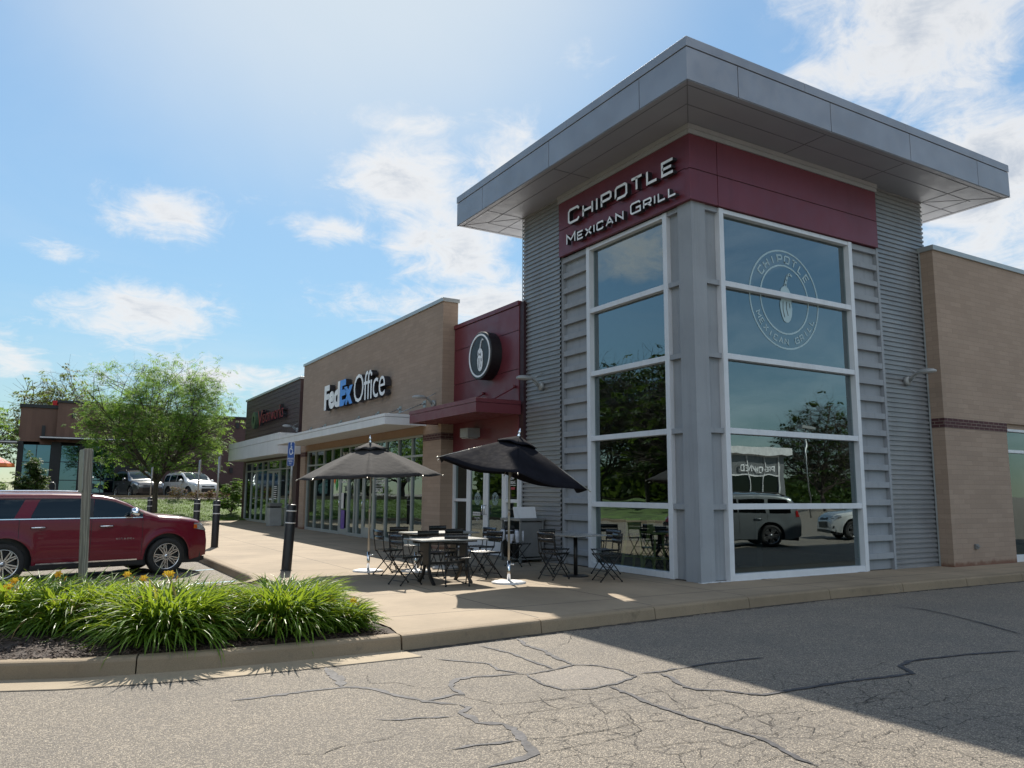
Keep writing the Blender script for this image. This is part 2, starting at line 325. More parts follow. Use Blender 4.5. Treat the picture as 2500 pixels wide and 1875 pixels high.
def stroke(mb, pts, w, f, d0, d1):
    pts = [Vector(p) for p in pts]; n = len(pts); Ls, Rs = [], []
    closed = (pts[0] - pts[-1]).length < 1e-6 or (n > 3 and (pts[1] - pts[-1]).length < 1e-6)
    for i, p in enumerate(pts):
        a = (p - pts[i - 1]).normalized() if i > 0 else None; b = (pts[i + 1] - p).normalized() if i < n - 1 else None
        if a is None: a = (pts[0] - pts[-2]).normalized() if closed and (pts[0] - pts[-1]).length < 1e-6 else b
        if b is None: b = (pts[1] - pts[0]).normalized() if closed and (pts[0] - pts[-1]).length < 1e-6 else a
        t = (a + b); t = t.normalized() if t.length > 1e-5 else a; nrm = Vector((-t.y, t.x)); c = max(.45, nrm.dot(Vector((-a.y, a.x))))
        Ls.append(p + nrm * (w / 2 / c)); Rs.append(p - nrm * (w / 2 / c))
    vs = []
    for d in (d0, d1):
        for i in range(n): vs += [f(Ls[i].x, Ls[i].y, d), f(Rs[i].x, Rs[i].y, d)]
    m0 = mb.mi; k = 2 * n
    mb.add(vs, [(2 * i + k, 2 * i + 1 + k, 2 * i + 3 + k, 2 * i + 2 + k) for i in range(n - 1)])
    mb.mi = 1
    b = len(mb.v) - len(vs)
    for i in range(n - 1):
        for f4 in ((2 * i, 2 * i + 2, 2 * i + 2 + k, 2 * i + k), (2 * i + 1, 2 * i + 1 + k, 2 * i + 3 + k, 2 * i + 3), (2 * i, 2 * i + 1, 2 * i + 3, 2 * i + 2)): mb.f.append([b + q for q in f4]); mb.m.append(1); mb.sm.append(False)
    for f4 in ((0, k, k + 1, 1), (k - 2, k - 1, 2 * k - 1, 2 * k - 2)): mb.f.append([b + q for q in f4]); mb.m.append(1); mb.sm.append(False)
    mb.mi = m0
def tmesh(txt, w, h, f, name, m, parent, depth=.0, bold=0., d0=0., serif=False, shear=0., sp=1.):
    """built-in font outline, filled, scaled into w x h and mapped by f(u,v,d)"""
    cu = bpy.data.curves.new('t', 'FONT'); cu.body = txt; cu.extrude = .5; cu.offset = bold; cu.shear = shear; cu.space_character = sp; cu.resolution_u = 3
    to = bpy.data.objects.new('t', cu); COL.objects.link(to); bpy.context.view_layer.update()
    me = to.evaluated_get(bpy.context.evaluated_depsgraph_get()).to_mesh()
    vs = np.array([v.co[:] for v in me.vertices]); fs = [list(p.vertices) for p in me.polygons]; nz = [p.normal.z for p in me.polygons]
    to.to_mesh_clear(); bpy.data.objects.remove(to)
    lo, hi = vs.min(0), vs.max(0); mb = MB()
    mb.add([f((v[0] - lo[0]) / (hi[0] - lo[0]) * w, (v[1] - lo[1]) / (hi[1] - lo[1]) * h, d0 + (v[2] + .5) * depth) for v in vs], fs)
    mb.m = [0 if z > .9 else 1 for z in nz]
    ms = m if isinstance(m, (list, tuple)) else [m, m]
    return mb.build(name, ms, parent, fixn=False)
# ---------------------------------------------------------------- ground materials
def asphalt_mat(name, lift=1., cool=0.):
    m, nt, b, out = new_mat(name); p = nd(nt, 'ShaderNodeNewGeometry').outputs['Position']
    v1 = nd(nt, 'ShaderNodeTexVoronoi', {'Vector': p, 'Scale': 115.}); sep = nd(nt, 'ShaderNodeSeparateColor', {0: v1.outputs[1]})
    st = mrange(nt, sep.outputs[0], .45, 1.0); edge = mrange(nt, v1.outputs[0], .25, .75)
    n2 = noise(nt, p, 210, 3, .7); n3 = noise(nt, p, .8, 6, .65); n4 = noise(nt, p, 5, 5, .65)
    c = mixc(nt, st, (.10 * lift, .083 * lift, .063 * lift, 1), (.38 * lift, .322 * lift, .245 * lift, 1))
    c = mixc(nt, mth(nt, 'MULTIPLY', edge, .55), c, (.045, .042, .040, 1))
    c = mixc(nt, mrange(nt, n2, .35, .65, 0, .35), c, (.22 * lift, .205 * lift, .185 * lift, 1))
    c = mixc(nt, mrange(nt, n3, .35, .72, 0, .30), c, (.10, .095, .092, 1)); c = mixc(nt, mrange(nt, n4, .55, .8, 0, .3), c, (.085, .08, .076, 1))
    # a pale worn patch in the carriageway
    s = nd(nt, 'ShaderNodeSeparateXYZ', {0: p}); e = mth(nt, 'ADD', mth(nt, 'POWER', mth(nt, 'DIVIDE', mth(nt, 'SUBTRACT', s.outputs[0], 4.27), .42), 2.), mth(nt, 'POWER', mth(nt, 'DIVIDE', mth(nt, 'SUBTRACT', s.outputs[1], 5.93), .36), 2.))
    c = mixc(nt, mth(nt, 'MULTIPLY', mrange(nt, mth(nt, 'ADD', e, mth(nt, 'MULTIPLY', n4, .6)), 1.9, .9), .17), c, (.45, .40, .36, 1))
    # polygonal fatigue cracking in the middle of the drive
    dv = nd(nt, 'ShaderNodeVectorMath', {0: p, 1: nd(nt, 'ShaderNodeVectorMath', {0: nd(nt, 'ShaderNodeTexNoise', {'Vector': p, 'Scale': 6., 'Detail': 5., 'Roughness': .7}).outputs[1], 'Scale': .16}, operation='SCALE').outputs[0]}, operation='ADD').outputs[0]
    L = None
    for scl, wd in ((2.3, .015), (4.6, .020)):
        ve = nd(nt, 'ShaderNodeTexVoronoi', {'Vector': dv, 'Scale': scl}, feature='DISTANCE_TO_EDGE', voronoi_dimensions='2D')
        l = mrange(nt, ve.outputs[0], wd * .4, wd, 1, 0); l = mth(nt, 'MULTIPLY', l, mrange(nt, noise(nt, p, 1.6 * scl / 2.3, 3) , .38, .5)); L = l if L is None else mth(nt, 'MAXIMUM', L, l)
    reg = mth(nt, 'ADD', mth(nt, 'POWER', mth(nt, 'DIVIDE', mth(nt, 'SUBTRACT', s.outputs[0], 4.5), 2.3), 2.), mth(nt, 'POWER', mth(nt, 'DIVIDE', mth(nt, 'SUBTRACT', s.outputs[1], 3.9), 2.0), 2.))
    L = mth(nt, 'MULTIPLY', L, mrange(nt, mth(nt, 'ADD', reg, mth(nt, 'MULTIPLY', n3, .8)), 1.7, .9)); c = mixc(nt, mth(nt, 'MULTIPLY', L, .9), c, (.025, .021, .018, 1))
    oil = mrange(nt, noise(nt, p, 2.4, 4, .6, .4), .66, .78, 0, .3); c = mixc(nt, oil, c, (.05, .047, .045, 1))
    nt.links.new(c, b.inputs['Base Color']); b.inputs['Roughness'].default_value = .82; b.inputs['Specular IOR Level'].default_value = .35
    h = mth(nt, 'ADD', mth(nt, 'MULTIPLY', edge, -1.), mth(nt, 'MULTIPLY', n2, .5)); bp = nd(nt, 'ShaderNodeBump', {'Strength': .75, 'Distance': .008, 'Height': h}); nt.links.new(bp.outputs[0], b.inputs['Normal'])
    return m
M['asphalt'] = asphalt_mat('asphalt', 1.42); M['asphalt_far'] = asphalt_mat('lot_asphalt', .9)
def concrete_mat(name, col, joints=True, stain=.3, grain=1.):
    m, nt, b, out = new_mat(name); p = nd(nt, 'ShaderNodeNewGeometry').outputs['Position']; s = nd(nt, 'ShaderNodeSeparateXYZ', {0: p})
    n1 = noise(nt, p, .7, 6, .65); n2 = noise(nt, p, 160, 3, .7); n3 = noise(nt, p, 6, 6, .7)
    hi = tuple(x * 1.12 for x in col); lo = tuple(x * .82 for x in col)
    c = mixc(nt, mrange(nt, n1, .3, .7), c4(lo), c4(hi)); c = mixc(nt, mrange(nt, n2, .35, .7, 0, .3 * grain), c, c4(tuple(x * .6 for x in col)))
    c = mixc(nt, mrange(nt, n3, .55, .8, 0, stain), c, (.12, .10, .08, 1))
    sp_ = nd(nt, 'ShaderNodeTexVoronoi', {'Vector': p, 'Scale': 2.1}); c = mixc(nt, mrange(nt, sp_.outputs[0], .045, .02, 0, .55), c, (.09, .075, .06, 1)); n5 = noise(nt, p, 1.7, 7, .72, .6); c = mixc(nt, mrange(nt, n5, .56, .70, 0, stain), c, c4(tuple(x * .62 for x in col)))
    h = n2
    if joints:
        L = None
        for o, step, ax in ((5.2, 1.9, 0), (9.0, 2.0, 1)):
            q = mth(nt, 'ADD', s.outputs[ax], mth(nt, 'MULTIPLY', mth(nt, 'SUBTRACT', noise(nt, p, 8, 2), .5), .012))
            d = mth(nt, 'PINGPONG', mth(nt, 'SUBTRACT', q, o), step / 2)
            l = mrange(nt, d, .006, .015, 1, 0); L = l if L is None else mth(nt, 'MAXIMUM', L, l)
        c = mixc(nt, mth(nt, 'MULTIPLY', L, .8), c, (.05, .042, .034, 1)); h = mth(nt, 'SUBTRACT', mth(nt, 'MULTIPLY', n2, .3), mth(nt, 'MULTIPLY', L, 2.))
    nt.links.new(c, b.inputs['Base Color']); b.inputs['Roughness'].default_value = .85; b.inputs['Specular IOR Level'].default_value = .3
    bp = nd(nt, 'ShaderNodeBump', {'Strength': .35, 'Distance': .006, 'Height': h}); nt.links.new(bp.outputs[0], b.inputs['Normal'])
    return m
M['walk'] = concrete_mat('walk_concrete', (.275, .218, .152)); M['curb'] = concrete_mat('curb_concrete', (.255, .198, .134), False, .85, 2.0); M['gutter'] = concrete_mat('gutter_concrete', (.33, .27, .19), False, .5, 1.6)
M['mulch'] = mat('mulch', (.035, .022, .016), .9, 0, .5, 30, 1., 45)
M['mulch_chip'] = mat('mulch_chip', (.06, .038, .028), .8, 0, .6, 25)
M['seal'] = mat('crack_sealant', (.060, .059, .064), .72, 0, .35, 9, .3, 60, spec=.24)
M['crack'] = mat('open_crack', (.03, .026, .022), .9)
M['lawn'] = mat('lawn_turf', (.065, .115, .018), .9, 0, .45, 1.4, 1., 20)
M['line_white'] = mat('white_line', (.45, .47, .47), .7, 0, .25, 12, dirt=.6); M['line_blue'] = mat('pale_blue_line', (.20, .36, .46), .7, 0, .25, 12, dirt=.5); M['line_yellow'] = mat('yellow_line', (.50, .36, .12), .7, 0, .25, 12, dirt=.6)
M['stone'] = mat('river_stone', (.30, .26, .24), .8, 0, .5, 7)
# ---------------------------------------------------------------- ground
struct(MB().quad((-700, -700, 0), (700, -700, 0), (700, 900, 0), (-700, 900, 0)), 'road', 'asphalt', fixn=False)
FR = [(3.32, 7.765), (4.2, 7.84), (5.13, 7.91), (6.5, 8.03), (8, 8.14), (9.5, 8.23), (11, 8.27), (13.5, 8.24), (16.3, 8.19), (22, 8.12), (34, 8.1)]
LF = [(3.30, 7.765), (2.2, 7.77), (1.5, 7.80), (.94, 7.87), (.35, 8.0), (-.25, 8.24), (-.9, 8.6), (-1.6, 9.2), (-2.3, 10.1), (-2.8, 11.2), (-2.9, 12.4), (-2.7, 13.1)]
mb = MB(); fr2 = [(x, y + .14) for x, y in FR]
poly = fr2 + [(34, 60), (9.1, 60), (9.1, 41.9), (6.5, 42.0), (4.2, 41.2), (3.42, 39.6), (3.40, 14.2), (3.40, 12.5), (3.40, 8.3)]
mb.add([(x, y, .15) for x, y in poly], [tuple(range(len(poly)))]); struct(mb, 'walkway', 'walk')
def sweep(mb, path, prof, side=1):
    n = len(path); P = [Vector(p) for p in path]; rows = []
    for i, p in enumerate(P):
        d = (P[min(i + 1, n - 1)] - P[max(i - 1, 0)]).normalized(); nr = Vector((-d.y, d.x)) * side
        rows.append([(p.x + nr.x * o, p.y + nr.y * o, z) for o, z in prof])
    mb.grid(rows); mb.f += [[len(mb.v) - n * len(prof) + j for j in range(len(prof))], [len(mb.v) - len(prof) + j for j in range(len(prof))]]; mb.m += [mb.mi] * 2; mb.sm += [False] * 2
CP = [(0, -.02), (.012, .06), (.02, .125), (.032, .144), (.055, .153), (.17, .154), (.17, -.02)]
def dens(path, st=.25, jit=.0, seed=1):
    rnd = random.Random(seed); out = []
    for a, b in zip(path[:-1], path[1:]):
        L = math.dist(a, b); k = max(1, int(L / st))
        for i in range(k): t = i / k; out.append((a[0] + (b[0] - a[0]) * t + rnd.uniform(-jit, jit), a[1] + (b[1] - a[1]) * t + rnd.uniform(-jit, jit)))
    return out + [path[-1]]
def split_curb(name, path, side, joint=2.4, seed=2):
    mb = MB(); d = dens(path, .12, .0025, seed); acc = 0; cur = [d[0]]
    for a, b in zip(d[:-1], d[1:]):
        acc += math.dist(a, b); cur.append(b)
        if acc > joint: sweep(mb, cur[:-1] + [(b[0] - (b[0] - a[0]) * .1, b[1] - (b[1] - a[1]) * .1)], CP, side); cur = [b]; acc = 0
    if len(cur) > 1: sweep(mb, cur, CP, side)
    struct(mb, name, 'curb')
split_curb('curb', FR, 1, 1.8); split_curb('curb', LF, -1, 2.42, 5)
split_curb('curb', [(3.24, 41.0), (3.24, 30), (3.22, 20), (3.24, 14.6), (3.18, 14.05), (2.95, 13.65), (2.6, 13.45), (0, 13.3), (-2.6, 13.2)], 1, 2.4, 7)
mb = MB(); rows = []
for i, (x, y) in enumerate(d_ := dens(LF, .3)):
    a = Vector(d_[min(i + 1, len(d_) - 1)]) - Vector(d_[max(i - 1, 0)]); a.normalize(); nr = Vector((-a.y, a.x)); nr = nr if nr.y < 0 or nr.x < 0 else -nr
    if i == 0: nr = Vector((.2, -1))
    rows.append([(x - nr.x * .01, y - nr.y * .01, .012), (x + nr.x * .36, y + nr.y * .36, .006), (x + nr.x * .362, y + nr.y * .362, -.03)])
mb.grid(rows); struct(mb, 'gutter', 'gutter')
mb = MB(); d2 = [(x, y) for x, y in d_]
for i in range(len(rows) - 1):      # tarred seam between gutter and asphalt
    a, b = Vector(rows[i][1]), Vector(rows[i + 1][1]); n_ = (a - Vector(rows[i][0])).normalized() * .022
    mb.quad((a.x, a.y, .0045), (b.x, b.y, .0045), (b.x + n_.x, b.y + n_.y, .0045), (a.x + n_.x, a.y + n_.y, .0045))
struct(mb, 'gutter_seam', 'crack')
# flower bed soil
rnd = random.Random(4); mb = MB(); NX, NY = 60, 44; rows = []
def bed_front(x):
    xs = sorted([(p[0], p[1]) for p in LF]); return float(np.interp(x, [p[0] for p in xs], [p[1] for p in xs])) + .15
for i in range(NX + 1):
    x = -2.55 + 5.97 * i / NX; y0 = bed_front(x); rows.append([(x, y0 + (13.25 - y0) * j / NY, .135 + .09 * math.sin(math.pi * j / NY) ** .7 * min(1, (3.35 - x) * 1.5) + rnd.uniform(-.008, .008) * (0 < j < NY)) for j in range(NY + 1)])
mb.grid(rows); struct(mb, 'bed_soil', 'mulch')
mb = MB()
for k in range(9000):
    x = rnd.uniform(-1.2, 3.25); t = rnd.random() ** 1.7; y = bed_front(x) + .02 + (12.9 - bed_front(x)) * t
    if y > 11.4: continue
    z = .15 + .09 * math.sin(math.pi * min(1, (y - bed_front(x)) / (13.25 - bed_front(x)))) ** .7 * min(1, max(0, (3.35 - x)) * 1.5) + rnd.uniform(0, .012); L, w = rnd.uniform(.012, .04), rnd.uniform(.003, .009)
    T = Matrix.Translation((x, y, z)) @ Euler((rnd.uniform(-.5, .5), rnd.uniform(-.5, .5), rnd.uniform(0, 6.3))).to_matrix().to_4x4()
    mb.add([T @ Vector(q) for q in ((-L, -w, 0), (L, -w * .6, 0), (L * .9, w, .002), (-L * .8, w, .004))], [(0, 1, 2, 3)])
solo(mb, 'mulch', 'mulch_chip', 'dark bark mulch chips covering the flower bed behind the curb', 'mulch', fixn=False)['kind'] = 'stuff'
# cracks and sealant in the road
SEALS= [([(2.38, 7.38), (2.35, 7.09), (2.34, 6.86), (2.28, 6.63)], 0.09), ([(1.38, 6.61), (1.59, 6.6), (1.8, 6.6), (2.04, 6.62), (2.28, 6.6), (2.4, 6.52), (2.5, 6.36), (2.57, 6.12), (2.66, 5.96), (2.7, 5.85), (2.79, 5.73), (2.88, 5.63)], 0.05), ([(2.88, 5.63), (2.91, 5.52), (2.78, 5.42), (2.8, 5.29), (2.78, 5.14), (2.93, 5.02), (2.93, 4.9), (2.86, 4.68), (2.82, 4.57), (2.78, 4.38), (2.7, 4.35), (2.55, 4.32), (2.39, 4.32)], 0.06), ([(2.18, 5.59), (2.27, 5.5), (2.44, 5.46), (2.58, 5.39), (2.74, 5.35)], 0.028), ([(2.32, 4.71), (2.47, 4.71), (2.62, 4.68), (2.75, 4.66), (2.84, 4.63)], 0.035), ([(2.72, 5.84), (2.86, 5.88), (2.99, 5.91), (3.06, 5.87), (3.05, 6.05), (3.12, 6.26), (3.25, 6.38), (3.43, 6.38), (3.72, 6.32), (3.87, 6.24)], 0.05), ([(3.43, 7.26), (3.61, 7.03), (3.79, 6.79), (3.74, 6.52), (3.87, 6.24)], 0.03), ([(4.13, 7.64), (4.21, 7.35), (4.23, 6.96), (4.21, 6.63), (4.21, 6.3)], 0.04), ([(4.72, 7.79), (4.6, 7.42), (4.61, 7.07), (4.53, 6.85), (4.48, 6.38)], 0.05), ([(3.87, 6.24), (4.19, 6.27), (4.48, 6.36), (4.65, 6.24), (4.72, 5.98), (4.7, 5.69), (4.39, 5.57), (4.07, 5.53), (3.84, 5.62), (3.79, 5.81), (3.87, 6.24)], 0.05), ([(4.25, 5.54), (4.22, 5.17), (4.18, 4.93), (4.2, 4.63), (4.2, 4.33), (4.23, 4.11), (4.26, 3.92), (4.22, 3.68), (4.14, 3.47), (4.13, 3.32)], 0.045), ([(4.78, 5.76), (4.96, 5.73), (5.19, 5.74), (5.54, 5.76), (5.92, 5.72), (6.34, 5.69)], 0.035), ([(4.95, 5.71), (4.94, 5.52), (4.81, 5.18), (4.82, 5.07), (5.0, 4.94), (5.08, 4.77), (5.16, 4.66), (5.47, 4.67), (5.88, 4.66), (6.28, 4.62), (6.65, 4.56), (6.97, 4.53), (7.19, 4.78), (7.46, 4.86), (7.8, 4.84), (8.43, 4.75), (9.01, 4.58)], 0.045), ([(10.94, 7.38), (10.96, 6.92), (10.76, 6.32), (10.41, 5.7), (10.08, 5.11)], 0.028)]
FINE= [[(2.63, 6.97), (2.54, 6.63), (2.73, 6.51), (2.86, 6.23), (3.06, 6.15)], [(3.04, 5.85), (3.09, 5.62), (3.13, 5.46), (3.37, 5.44), (3.67, 5.39), (3.88, 5.41), (4.02, 5.35), (4.22, 5.35)], [(3.05, 5.46), (2.97, 5.28), (2.98, 5.11), (3.06, 5.2), (3.35, 5.15), (3.67, 5.11), (3.87, 5.03)], [(2.87, 4.63), (3.12, 4.56), (3.34, 4.55), (3.74, 4.54)], [(3.56, 5.62), (3.48, 5.34), (3.49, 5.15), (3.67, 5.21)], [(2.8, 4.37), (3.12, 4.36), (3.43, 4.36), (3.59, 4.34)], [(1.42, 5.12), (1.62, 5.01), (1.77, 5.12), (2.02, 5.1), (2.24, 5.22)], [(2.56, 4.94), (2.52, 4.74)], [(3.46, 5.48), (3.67, 5.41), (3.75, 5.17), (4.09, 5.21), (4.49, 5.19), (4.77, 5.11)], [(3.79, 5.22), (3.69, 4.85), (3.88, 4.88), (3.68, 4.42), (3.5, 4.35), (3.48, 4.53), (3.69, 4.85)], [(3.1, 4.58), (3.43, 4.56), (3.8, 4.59), (4.01, 4.54), (4.16, 4.33), (4.23, 4.19)], [(4.23, 4.19), (4.58, 4.31), (4.56, 4.04), (5.0, 4.11), (5.46, 4.13), (5.68, 4.08), (6.14, 4.13)], [(4.2, 4.7), (4.47, 4.65), (4.77, 4.67), (4.68, 4.43), (4.59, 4.28), (4.86, 4.26), (5.34, 4.35)], [(4.17, 4.32), (4.07, 4.2), (4.22, 4.05), (4.39, 3.9), (4.72, 3.95), (4.76, 3.86), (4.59, 3.73), (4.86, 3.69)], [(3.44, 4.12), (3.77, 4.06), (4.0, 4.01), (3.97, 3.82), (4.24, 3.88)], [(3.45, 4.04), (3.53, 3.92), (3.77, 3.93), (3.57, 3.75)], [(4.14, 6.17), (4.27, 6.76)], [(5.56, 7.91), (5.22, 7.44), (4.88, 7.19), (4.8, 7.16)], [(4.84, 6.12), (5.21, 6.14), (5.53, 6.11), (5.8, 6.02)], [(5.62, 4.11), (6.01, 4.21), (6.37, 4.17), (6.81, 4.47)], [(6.46, 4.87), (6.72, 4.83), (7.18, 4.96), (7.3, 4.94)], [(5.76, 3.82), (6.19, 3.87), (6.64, 3.85), (7.11, 3.84), (7.34, 3.75)], [(7.0, 4.46), (7.01, 4.26), (7.45, 4.31), (7.73, 4.26)], [(3.2, 5.07), (3.35, 4.85), (3.5, 4.58)], [(4.58, 5.35), (4.45, 4.93), (4.36, 4.68)], [(3.84, 3.55), (4.06, 3.57), (4.37, 3.49), (4.86, 3.52), (5.38, 3.54)]]
def ribbon(mb, pts, w, z, seed=0, jit=.012, wv=.4, st=.07):
    rnd = random.Random(seed); P = dens(pts, st); n = len(P); rows = []; off = 0
    for i, p in enumerate(P):
        off = off * .7 + rnd.uniform(-jit, jit); a = Vector(P[min(i + 1, n - 1)]) - Vector(P[max(i - 1, 0)])
        if a.length < 1e-5: a = Vector((1, 0))
        a.normalize(); nr = Vector((-a.y, a.x)); ww = w * (1 + rnd.uniform(-wv, wv)) / 2 * (min(1, (i + .4) / 3) * min(1, (n - i - .6) / 3))
        rows.append([(p[0] + nr.x * (off - ww), p[1] + nr.y * (off - ww), z), (p[0] + nr.x * (off + ww), p[1] + nr.y * (off + ww), z)])
    mb.grid(rows)
mb = MB()
for i, (p, w) in enumerate(SEALS): ribbon(mb, p, w * (.95 if i != 9 else .6), .004 + .0003 * i, i, .010, .5, .045)
struct(mb, 'crack_sealant', 'seal', fixn=False)
mb = MB()
for i, p in enumerate(FINE): ribbon(mb, p, .0055, .0035 + .0001 * i, 50 + i, .016, .8, .05)
rnd = random.Random(12)
for k in range(0):     # short alligator cracks
    x, y = rnd.uniform(2.6, 6.2), rnd.uniform(2.9, 5.4); a = rnd.uniform(0, 6.3); pts = [(x, y)]
    for q in range(rnd.randint(2, 5)): a += rnd.uniform(-.9, .9); x += math.cos(a) * .14; y += math.sin(a) * .14; pts.append((x, y))
    ribbon(mb, pts, .0028, .0075 + .00005 * k, 100 + k, .014, .8, .04)
struct(mb, 'road_crack', 'crack', fixn=False)
M['grit'] = mat('gutter_grit', (.045, .038, .03), .95, 0, .4, 14)
mb = MB(); ribbon(mb, [(x, y - .02) for x, y in FR[:-1]], .09, .0042, 77, .012, .8, .05); struct(mb, 'curb_grit', 'grit', fixn=False)
# parking lines
def line(name, a, b, w, m, z=.004):
    a, b = Vector(a), Vector(b); n_ = Vector((-(b - a).y, (b - a).x)).normalized() * w / 2
    struct(MB().quad((*(a - n_), z), (*(b - n_), z), (*(b + n_), z), (*(a + n_), z)), name, m, fixn=False)
line('parking_line', (-3.2, 16.05), (3.2, 17.6), .1, 'line_blue'); line('parking_line', (-4, 18.55), (2.25, 20.07), .1, 'line_yellow')
line('parking_line', (2.3, 15.0), (3.15, 15.14), .09, 'line_blue'); line('parking_line', (2.0, 14.1), (3.05, 14.25), .14, 'line_blue'); line('parking_line', (-4, 23.0), (3.0, 24.6), .1, 'line_yellow'); line('parking_line', (-4, 14.0), (1.6, 15.3), .1, 'line_blue')
# lawn bank beyond the lot, rising to the upper lot
mb = MB(); rnd = random.Random(8); rows = []
def lawn_z(x, y): return .17 + .98 * min(1, max(0, (y - 42.3) / 6.8)) ** 1.0 + .05 * math.sin(x * 1.3) * math.sin(y * .9)
def lawn_front(x): return 42.15 if x < 6.8 else 42.15
for i in range(100):
    x = -46 + 56 * i / 99; rows.append([(x, 42.1 + 7.3 * j / 16, lawn_z(x, 42.1 + 7.3 * j / 16) + (rnd.uniform(-.02, .02) if 0 < j < 16 else 0)) for j in range(17)])
mb.grid(rows); struct(mb, 'lawn', 'lawn')
split_curb('curb', [(-46, 42.0), (9.2, 42.0)], 1, 3, 9)
mb = MB()
for k in range(22000):
    x = rnd.uniform(-3, 9.6); y = rnd.uniform(42.3, 49.2); z = lawn_z(x, y); a = rnd.uniform(0, 6.3); h = rnd.uniform(.03, .075); w = .014
    mb.add([(x - w * math.cos(a), y - w * math.sin(a), z), (x + w * math.cos(a), y + w * math.sin(a), z), (x + rnd.uniform(-.05, .05), y + rnd.uniform(-.05, .05), z + h)], [(0, 1, 2)])
solo(mb, 'grass', 'grassblade', 'sunlit green lawn grass on the bank below the parked cars', 'grass', fixn=False)['kind'] = 'stuff'
mb = MB().box(-60, 60, 50.0, 50.18, .8, 1.37); struct(mb, 'upper_lot_curb', 'gutter')
struct(MB().quad((-60, 50.18, 1.15), (60, 50.18, 1.15), (60, 110, 1.15), (-60, 110, 1.15)), 'upper_lot', 'asphalt_far', fixn=False)
mb = MB()
struct(MB().quad((3.2, 49.15, 1.13), (11, 49.15, 1.13), (11, 50.02, 1.22), (3.2, 50.02, 1.22)), 'stone_bed', 'mulch', fixn=False)
for k in range(2600):
    x, t = rnd.uniform(3.3, 11), rnd.random(); y = 49.15 + .85 * t; s_ = rnd.uniform(.02, .055); T = Matrix.Translation((x, y, 1.14 + .09 * t)) @ Euler((rnd.random() * 3, rnd.random() * 3, rnd.random() * 3)).to_matrix().to_4x4()
    mb.add([T @ Vector(q) for q in ((s_, 0, 0), (0, s_, 0), (-s_, 0, 0), (0, -s_, 0), (0, 0, s_ * .7), (0, 0, -s_ * .7))], [(0, 1, 4), (1, 2, 4), (2, 3, 4), (3, 0, 4), (1, 0, 5), (2, 1, 5), (3, 2, 5), (0, 3, 5)])
solo(mb, 'stones', 'stone', 'pale decorative stones strewn between the red shrubs', 'stones', fixn=False)['kind'] = 'stuff'
# grassy bank west of the lot (seen in the shop windows)
mb = MB(); rows = [[(-9.5 - 12 * j / 12, 4 + 60 * i / 40, .16 + .9 * (j / 12) ** .8) for j in range(13)] for i in range(41)]
mb.grid(rows); struct(mb, 'lawn', 'lawn'); split_curb('curb', [(-9.4, 4), (-9.4, 42)], 1, 3, 11)
# ---------------------------------------------------------------- restaurant building: corner tower, red entrance, brick wing
B = thing('restaurant_building', 'grey corner tower restaurant with big windows, flat overhanging roof, red entrance and brick wing', 'building', (9.5, 9.8, .15))
XL, YR = 9.54, 9.84         # faces of the tower
def mapX(x0, s=-1): return lambda u, v, d: (x0 + s * d, -u, v)      # face looking to -x: u runs along -y
def corr(mb, ax, c, a0, a1, z0, z1, pitch=.1, dep=.03):
    pr = []; z = z0
    while z < z1 - 1e-6:
        for dz, d in ((0, 0), (.042, 0), (.056, dep), (.088, dep)):
            if z + dz < z1: pr.append((d, z + dz))
        z += pitch
    pr.append((0, z1))
    na = 6; rows = []
    for i in range(na + 1):
        a = a0 + (a1 - a0) * i / na; rows.append([((c + d, a, z) if ax == 'x' else (a, c + d, z)) for d, z in pr])
    mb.grid(rows)
mb = MB(); corr(mb, 'x', 9.47, 13.9, 15.46, .15, 8.19); corr(mb, 'y', 9.86, 14.83, 16.6, .15, 8.19); corr(mb, 'x', 9.47, 9.9, 13.9, 8.02, 8.19)
mb.box(9.5, 16.57, 15.43, 15.46, .15, 8.19); mb.box(16.57, 16.6, 9.9, 15.46, .15, 8.19)
mb.build('corrugated_wall', 'corr', B)
MB().box(9.46, 9.475, 15.455, 15.475, .15, 8.19).build('edge_trim', 'silver_al', B); MB().box(16.335, 16.352, 9.82, 9.85, .15, 7.0).build('edge_trim', 'silver_al', B)
# solid carcass with a dark room inside
mb = MB(); mb.box(9.62, 9.66, 9.95, 10.5, .15, 8.19); mb.box(9.62, 9.66, 12.98, 15.4, .15, 8.19); mb.box(9.62, 9.66, 10.5, 12.98, 6.75, 8.19)
mb.box(9.66, 10.2, 9.93, 9.97, .15, 8.19); mb.box(13.92, 16.5, 9.93, 9.97, .15, 8.19); mb.box(10.2, 13.92, 9.93, 9.97, 6.75, 8.19)
mb.box(9.7, 16.5, 15.3, 15.34, .15, 8.15); mb.box(16.48, 16.52, 9.97, 15.3, .15, 8.15); mb.box(9.62, 16.5, 9.93, 15.4, 8.1, 8.15); mb.box(9.7, 16.45, 10.0, 15.3, 3.4, 3.55); mb.box(12.6, 12.75, 11.4, 15.3, .15, 3.4)
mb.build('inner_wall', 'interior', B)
mb = MB(); mb.box(9.55, 16.5, 9.9, 15.4, .12, .165); mb.build('floor', 'interior_floor', B)
